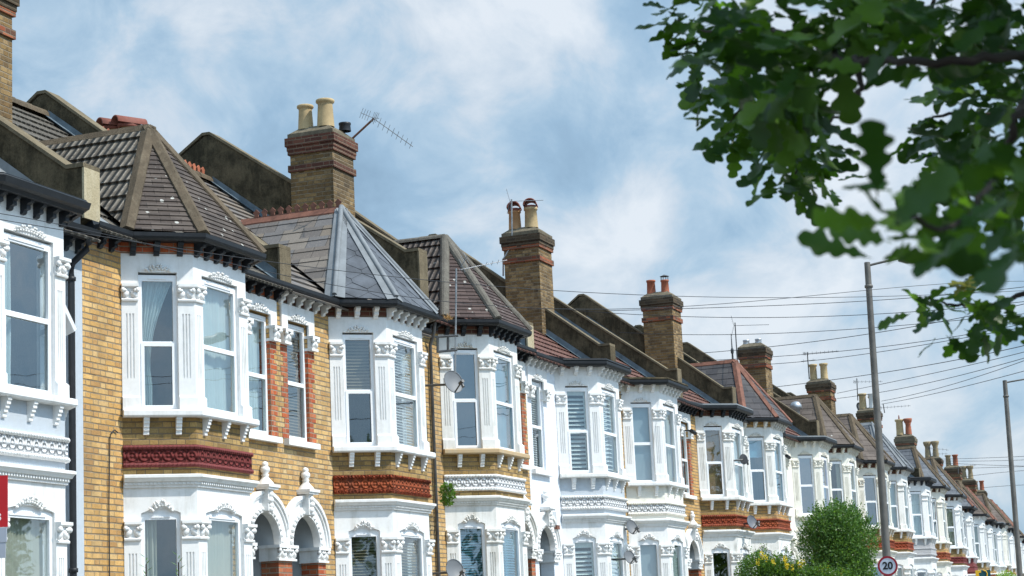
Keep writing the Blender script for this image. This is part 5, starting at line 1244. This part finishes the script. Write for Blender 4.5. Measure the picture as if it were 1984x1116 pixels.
for (x, y, lb) in ((283, 1112, 'left of two leafy sprigs before the ground floor window of the yellow brick house'), (346, 1108, 'right of two leafy sprigs before the ground floor window of the yellow brick house')):
    c = at(x, y, 21); t = empty('garden_sprig', (c.x, c.y, 0), lb, 'plant'); m = MB(); tw = MB(); tw.tube([(0, 0, 0), (0, 0, c.z + .1)], .008, 5)
    for k in range(10):
        z = c.z - .15 + .035 * k; d_ = V((math.cos(k * 2.4), math.sin(k * 2.4), .6)).normalized(); m.add([(0, 0, z), tuple(V((0, 0, z)) + d_ * .05 + V((.012, 0, 0))), tuple(V((0, 0, z)) + d_ * .10), tuple(V((0, 0, z)) + d_ * .05 - V((.012, 0, 0)))], [(0, 1, 2, 3)])
    obj('leaves', m, 'hedge', t); obj('stem', tw, 'twig', t)

# oak tree: trunk right of the frame, boughs reaching into the picture
HALF = [(0, .012), (.05, .02), (.10, .055), (.16, .125), (.21, .135), (.25, .085), (.30, .10), (.37, .20), (.43, .225), (.48, .19), (.51, .125), (.56, .145), (.64, .255), (.71, .27), (.76, .215), (.79, .15), (.84, .165), (.90, .185), (.95, .15), (.985, .08), (1, 0)]
def oakleaf(m, base, d, nrm, L, r_, simple=False):
    d = d.normalized(); s = d.cross(nrm).normalized(); n = s.cross(d).normalized(); bend = r_.uniform(-.25, .1); fold = r_.uniform(.05, .4); wv = r_.uniform(0, 6.28); W_ = r_.uniform(.85, 1.15)
    H_ = HALF if not simple else HALF[::2]; st = .12 * L; pts = []; nH = len(H_)
    for sg in (-1, 0, 1):
        for (t_, w) in H_:
            w *= W_; q = base + d * (st + t_ * L) + n * (bend * t_ * t_ * L + (abs(sg) * w * fold + .03 * math.sin(t_ * 9 + wv + sg)) * L) + s * (sg * w * L); pts.append(tuple(q))
    m.add(pts, [(k, k + 1, nH + k + 1, nH + k) for k in range(nH - 1)] + [(nH + k, nH + k + 1, 2 * nH + k + 1, 2 * nH + k) for k in range(nH - 1)], True)
    b2 = tuple(base); w_ = s * .0012; m.add([b2, tuple(base + d * st + w_), tuple(base + d * st - w_)], [(0, 1, 2)])
def spray(m, tw, c, n, L, r_, root=None, hang=.3, simple=False, frame=None):
    for k in range(n):
        d = V((r_.gauss(0, 1), r_.gauss(0, 1), r_.gauss(-hang, .55))).normalized(); b = c + V((r_.uniform(-1, 1), r_.uniform(-1, 1), r_.uniform(-1, 1))) * L * .35
        oakleaf(m, b, d, V((r_.gauss(0, .6), r_.gauss(0, .6), 1)) - FW * r_.uniform(-.2, .9), L * r_.uniform(.65, 1.15), r_, simple)
trunk_base = at(2900, 558, 6.0); trunk_base = V((trunk_base.x, trunk_base.y, 0))
oak = empty('oak_tree', trunk_base, 'oak branch with dark lobed leaves hanging in from the upper right', 'tree'); tb = trunk_base
lm, wm, ym = MB(), MB(), MB()
def T(x, y, d): return at(x, y, d) - tb
far_pts = [(1318, 28), (1340, 52), (1357, 82), (1344, 96), (1372, 120), (1380, 158), (1414, 178), (1442, 205), (1420, 262), (1434, 278), (1458, 240), (1470, 228), (1500, 252), (1522, 285), (1545, 318), (1528, 345), (1568, 330), (1590, 345), (1578, 296), (1538, 262), (1484, 268), (1452, 214), (1510, 318), (1402, 60), (1382, 30), (1432, 140), (1480, 200), (1548, 300), (1598, 262), (1822, 130), (1837, 165), (1827, 230), (1832, 260), (1842, 300), (1872, 200), (1840, 260), (1850, 120), (1885, 90), (1900, 200), (1940, 200), (1870, 310), (1760, 30), (1800, 60), (1830, 20), (1700, 20), (1900, 20), (1950, 60)]
mid_pts = [(1400, 20), (1440, 60), (1430, 110), (1490, 40), (1500, 110), (1470, 150), (1530, 170), (1560, 90), (1545, 140), (1570, 30), (1610, 60), (1640, 20), (1650, 80), (1690, 35), (1540, 210), (1555, 195), (1700, 20), (1740, 35), (1730, 20), (1500, 190), (1575, 110), (1840, 60), (1915, 150), (1965, 100), (1995, 180), (1935, 240), (1885, 300), (1975, 300), (1960, 30), (1835, 100), (1880, 30), (1865, 340), (2010, 250), (1955, 350), (1905, 370), (2010, 370)]
near_pts = [(1725, 425), (1740, 465), (1750, 440), (1790, 415), (1820, 440), (1855, 410), (1890, 450), (1930, 420), (1905, 385), (1960, 380), (1985, 430), (1990, 480)]
low_pts = [(1795, 578), (1815, 572), (1850, 570), (1880, 615), (1870, 600), (1812, 628), (1850, 632), (1905, 590), (1790, 600), (1860, 585), (1975, 640), (1985, 620), (1970, 605), (1940, 600)]
for (x, y) in far_pts: spray(lm, wm, T(x, y, r_.uniform(3.9, 4.8)), 7, .088, r_)
for (x, y) in mid_pts: spray(lm, wm, T(x, y, r_.uniform(2.6, 3.5)), 9, .088, r_)
for (x, y) in near_pts: spray(lm, wm, T(x, y, r_.uniform(1.6, 2.1)), 4, .07, r_, hang=.0)
for (x, y) in low_pts: spray(lm, wm, T(x, y, r_.uniform(3.9, 4.5)), 3, .078, r_, hang=.3)
spray(ym, wm, T(1890, 545, 4.1), 4, .07, r_); spray(ym, wm, T(1890, 500, 4.2), 3, .06, r_)
# crown above and behind the camera that keeps the visible leaves in shade
cnt = 0
while cnt < 15000:
    c = V((r_.uniform(-3, 3), r_.uniform(-3, 3), r_.uniform(-2.2, 2.2)))
    if (c.x / 3) ** 2 + (c.y / 3) ** 2 + (c.z / 2.2) ** 2 > 1: continue
    p = V((2.9, -14.9, 4.6)) + c; q = p - CAM; dz_ = q.dot(FW)
    if dz_ > .2:
        X_, Y_ = 992 + F_PX * q.dot(RT) / dz_, 558 - F_PX * q.dot(UP) / dz_
        if -250 < X_ < 2250 and -350 < Y_ < 1500: continue
    elif q.length < .8: continue
    oakleaf(lm, p - tb, V((r_.gauss(0, 1), r_.gauss(0, 1), r_.gauss(-.2, .5))).normalized(), V((r_.gauss(0, .4), r_.gauss(0, .4), 1)), r_.uniform(.10, .15), r_, True); cnt += 1
obj('foliage', lm, 'oak', oak); MT['oak_y'] = mat_leaf('young_oak_leaf', [(.22, .26, .02), (.36, .36, .03)], .5, (.5, .5, .04)); obj('young_leaves', ym, 'oak_y', oak)
fork = V((.15, .1, 2.6)); m = MB(); m.tube([(0, 0, 0), (.02, .03, 1.2), tuple(fork), (.05, .3, 4.6), (-.2, .2, 6.2)], [.24, .19, .16, .10, .04], 12); obj('trunk', m, 'bark', oak)
bm_ = MB()
def smooth(P, n=6):
    out = []
    for i in range(len(P) - 1):
        p0, p1, p2, p3 = P[max(i - 1, 0)], P[i], P[i + 1], P[min(i + 2, len(P) - 1)]
        for k in range(n):
            t = k / n; out.append(.5 * ((2 * p1) + (p2 - p0) * t + (2 * p0 - 5 * p1 + 4 * p2 - p3) * t * t + (3 * p1 - p0 - 3 * p2 + p3) * t ** 3))
    return out + [P[-1]]
def bough(pts, r0, r1):
    q = smooth([V(p) for p in pts]); n = len(q); base = pts[0] is fork
    rad = [(r1 + (r0 - r1) * (1 - k / (n - 1)) ** (1.1 if base else 1.6)) + (.045 * max(0, 1 - k / 7) ** 1.5 if base else 0) for k in range(n)]
    bm_.tube([tuple(p + V((r_.gauss(0, 1), r_.gauss(0, 1), r_.gauss(0, 1))) * .0025) for p in q], rad, 8)
bough([fork, T(2300, 60, 3.6), T(2050, 100, 3.0), T(1984, 106, 2.7), T(1860, 118, 2.6), T(1740, 116, 2.7), T(1650, 118, 2.9), T(1590, 92, 3.2), T(1500, 60, 3.7), T(1380, 60, 4.2), T(1310, 40, 4.3)], .0095, .002)
bough([fork, T(2200, 250, 3.), T(2020, 190, 2.5), T(1975, 232, 2.3), T(1945, 300, 2.3), T(1925, 345, 2.2), T(1860, 430, 1.8), T(1740, 425, 1.7)], .0075, .002)
bough([T(1668, 120, 2.85), T(1664, 170, 3.1), T(1650, 205, 3.4), T(1615, 230, 3.8), T(1560, 270, 4.2), T(1540, 340, 4.3)], .0055, .002)
bough([T(1500, 60, 3.7), T(1470, 130, 3.9), T(1440, 200, 4.1), T(1400, 265, 4.3)], .005, .002)
bough([fork, T(2150, 500, 4.4), T(2000, 560, 4.3), T(1930, 590, 4.2), T(1880, 592, 4.2), T(1845, 590, 4.2), T(1800, 580, 4.2)], .008, .002)
bough([fork, T(2100, 300, 4.6), T(1950, 230, 4.4), T(1840, 220, 4.4), T(1790, 240, 4.3)], .01, .002)
bough([fork, T(2200, -300, 4.5), T(1900, -150, 4.2), T(1800, 30, 4.1)], .02, .004); bough([fork, V((-.8, -.6, 4.2)), V((-1.8, -1.4, 5.2))], .05, .012)
obj('branches', bm_, 'twig', oak)
# street trees across the road, mirrored in the window panes
for k, (x, y, hgt, s) in enumerate(((2, -31, 9.5, 3.6), (17, -29, 8.5, 3.2), (33, -30, 10, 3.8), (55, -29, 9, 3.4), (84, -29, 9.5, 3.6))):
    t = empty('street_tree', (x, y, 0), ['broad', 'small', 'tall', 'mid sized', 'distant'][k] + ' street tree on the opposite side, seen only mirrored in window panes', 'tree', 'street trees across the road'); m = MB(); q_ = random.Random(k)
    for j in range(13): a = q_.uniform(0, 6.28); rr = s * q_.uniform(.2, .75); leafcloud(m, (rr * math.cos(a), rr * math.sin(a), hgt * .66 + q_.uniform(-.3, .34) * s * 2), (s * .48,) * 3, 420, .3, q_, .3)
    obj('crown', m, 'far_leaf', t); m = MB(); m.tube([(0, 0, 0), (.1, 0, hgt * .5), (0, .1, hgt * .8)], .2, 8, .06); obj('trunk', m, 'bark', t)

# ------------------------------------------------------------------ ground
def sheet(name, x0, x1, y0, y1, z, mat, z0=None):
    m = MB()
    if z0 is None: m.add([(x0, y0, z), (x1, y0, z), (x1, y1, z), (x0, y1, z)], [(0, 1, 2, 3)])
    else: m.box(x0, x1, y0, y1, z0, z)
    return tag(obj(name, m, mat), None, None, None, 'structure')
MT['asphalt'] = mat_plain('asphalt', (.05, .05, .052), .9, 0, .25, .3, 9, .4); MT['paving'] = mat_plain('concrete_paving', (.26, .25, .23), .85, 0, .2, .3, 6, .3); MT['soil'] = mat_plain('garden_ground', (.16, .15, .11), .95, 0, .35, .2, 3, .4); MT['line'] = mat_plain('road_paint', (.7, .7, .68), .7, 0, .15)
sheet('ground', -600, 900, -600, 700, -.02, 'soil'); sheet('road', -80, 260, -19, -8.2, -.012, 'asphalt'); sheet('pavement', -80, 260, -8.2, -5.2, .1, 'paving', -.3); sheet('far_pavement', -80, 260, -22, -19, .1, 'paving', -.3)
m = MB(); [m.box(x, x + 2, -13.65, -13.55, -.0125, -.006) for x in range(-60, 240, 5)]; tag(obj('road_marking', m, 'line'), None, None, None, 'structure')

# ------------------------------------------------------------------ sky and sun
SUN_EL, SUN_AZ = R(52), R(.5)                              # azimuth from the street-side normal towards the far end
sd = V((math.sin(SUN_AZ) * math.cos(SUN_EL), -math.cos(SUN_AZ) * math.cos(SUN_EL), math.sin(SUN_EL)))
w = bpy.data.worlds.new('World'); sc.world = w; w.use_nodes = True; g = NT('w', w)
sky = g.n('ShaderNodeTexSky', sky_type='NISHITA'); sky.sun_disc = False; sky.sun_elevation = SUN_EL; sky.sun_rotation = math.atan2(sd.x, sd.y); sky.air_density = 1.; sky.dust_density = 1.5; sky.ozone_density = 1.5
D = g.n('ShaderNodeTexCoord').outputs['Generated']
skyc = g.scale(sky.outputs[0], (.105,) * 3)
def vadd(v, k): return g.n('ShaderNodeVectorMath', operation='ADD', i_0=v, i_1=k).outputs[0]
n1 = g.noise(g.scale(D, (6.5, 6.5, 8.5)), 1., 8, .52, .25); n2 = g.noise(vadd(g.scale(D, (17, 17, 21)), (3.1, 7.7, 1.3)), 1., 7, .6, .4)
v = g.m('ADD', .5, g.m('ADD', g.m('MULTIPLY', g.m('SUBTRACT', n1, .5), 2.2), g.m('MULTIPLY', g.m('SUBTRACT', n2, .5), 1.5)))
for (px_, py_, amp, sg) in ((180, 110, .12, 3.0), (600, 120, -.14, 3.5), (950, 50, .22, 2.6), (1180, 70, .22, 2.5), (1160, 480, .5, 2.0), (1420, 470, .22, 2.6), (850, 310, -.30, 2.5), (1190, 300, -.32, 2.6), (1480, 300, -.1, 3.0), (1650, 600, .15, 3.)):
    dv = ray(px_, py_).normalized(); dd = g.n('ShaderNodeVectorMath', operation='DOT_PRODUCT', i_0=D, i_1=tuple(dv)).outputs['Value']
    k2 = 1 / (2 * R(sg) ** 2) * 2; v = g.m('ADD', v, g.m('MULTIPLY', g.m('EXPONENT', g.m('MULTIPLY', g.m('SUBTRACT', dd, 1.), k2)), amp))
cl = g.ramp(v, [(.0, (.25, .385, .525)), (.30, (.31, .465, .62)), (.52, (.415, .56, .695)), (.72, (.565, .655, .745)), (1., (.73, .785, .84))])
col = g.mix(.15, cl, skyc)
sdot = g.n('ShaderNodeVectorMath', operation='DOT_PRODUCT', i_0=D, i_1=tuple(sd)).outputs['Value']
fill_glow = g.m('POWER', g.m('MAXIMUM', sdot, 0.), 1.6)      # blue sky lobe towards the sun, out of view, added to fill the shadows
col = g.mix(fill_glow, col, (.33, .58, .86), 'ADD')
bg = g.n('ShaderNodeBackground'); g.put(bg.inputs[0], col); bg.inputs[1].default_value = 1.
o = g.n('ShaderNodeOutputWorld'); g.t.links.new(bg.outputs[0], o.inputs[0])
L = bpy.data.lights.new('sun', 'SUN'); L.energy = 4.0; L.angle = R(.5); L.color = (1, .955, .88); lo = bpy.data.objects.new('sun', L); COL.objects.link(lo); lo.rotation_euler = sd.to_track_quat('Z', 'Y').to_euler(); lo.location = (0, -20, 40)
vs = sc.view_settings; vs.view_transform = 'Standard'; vs.look = 'None'; vs.gamma = 1; vs.exposure = .24; vs.use_curve_mapping = False
sc.cycles.max_bounces = 7; sc.cycles.transparent_max_bounces = 12; sc.cycles.glossy_bounces = 3; sc.cycles.diffuse_bounces = 3
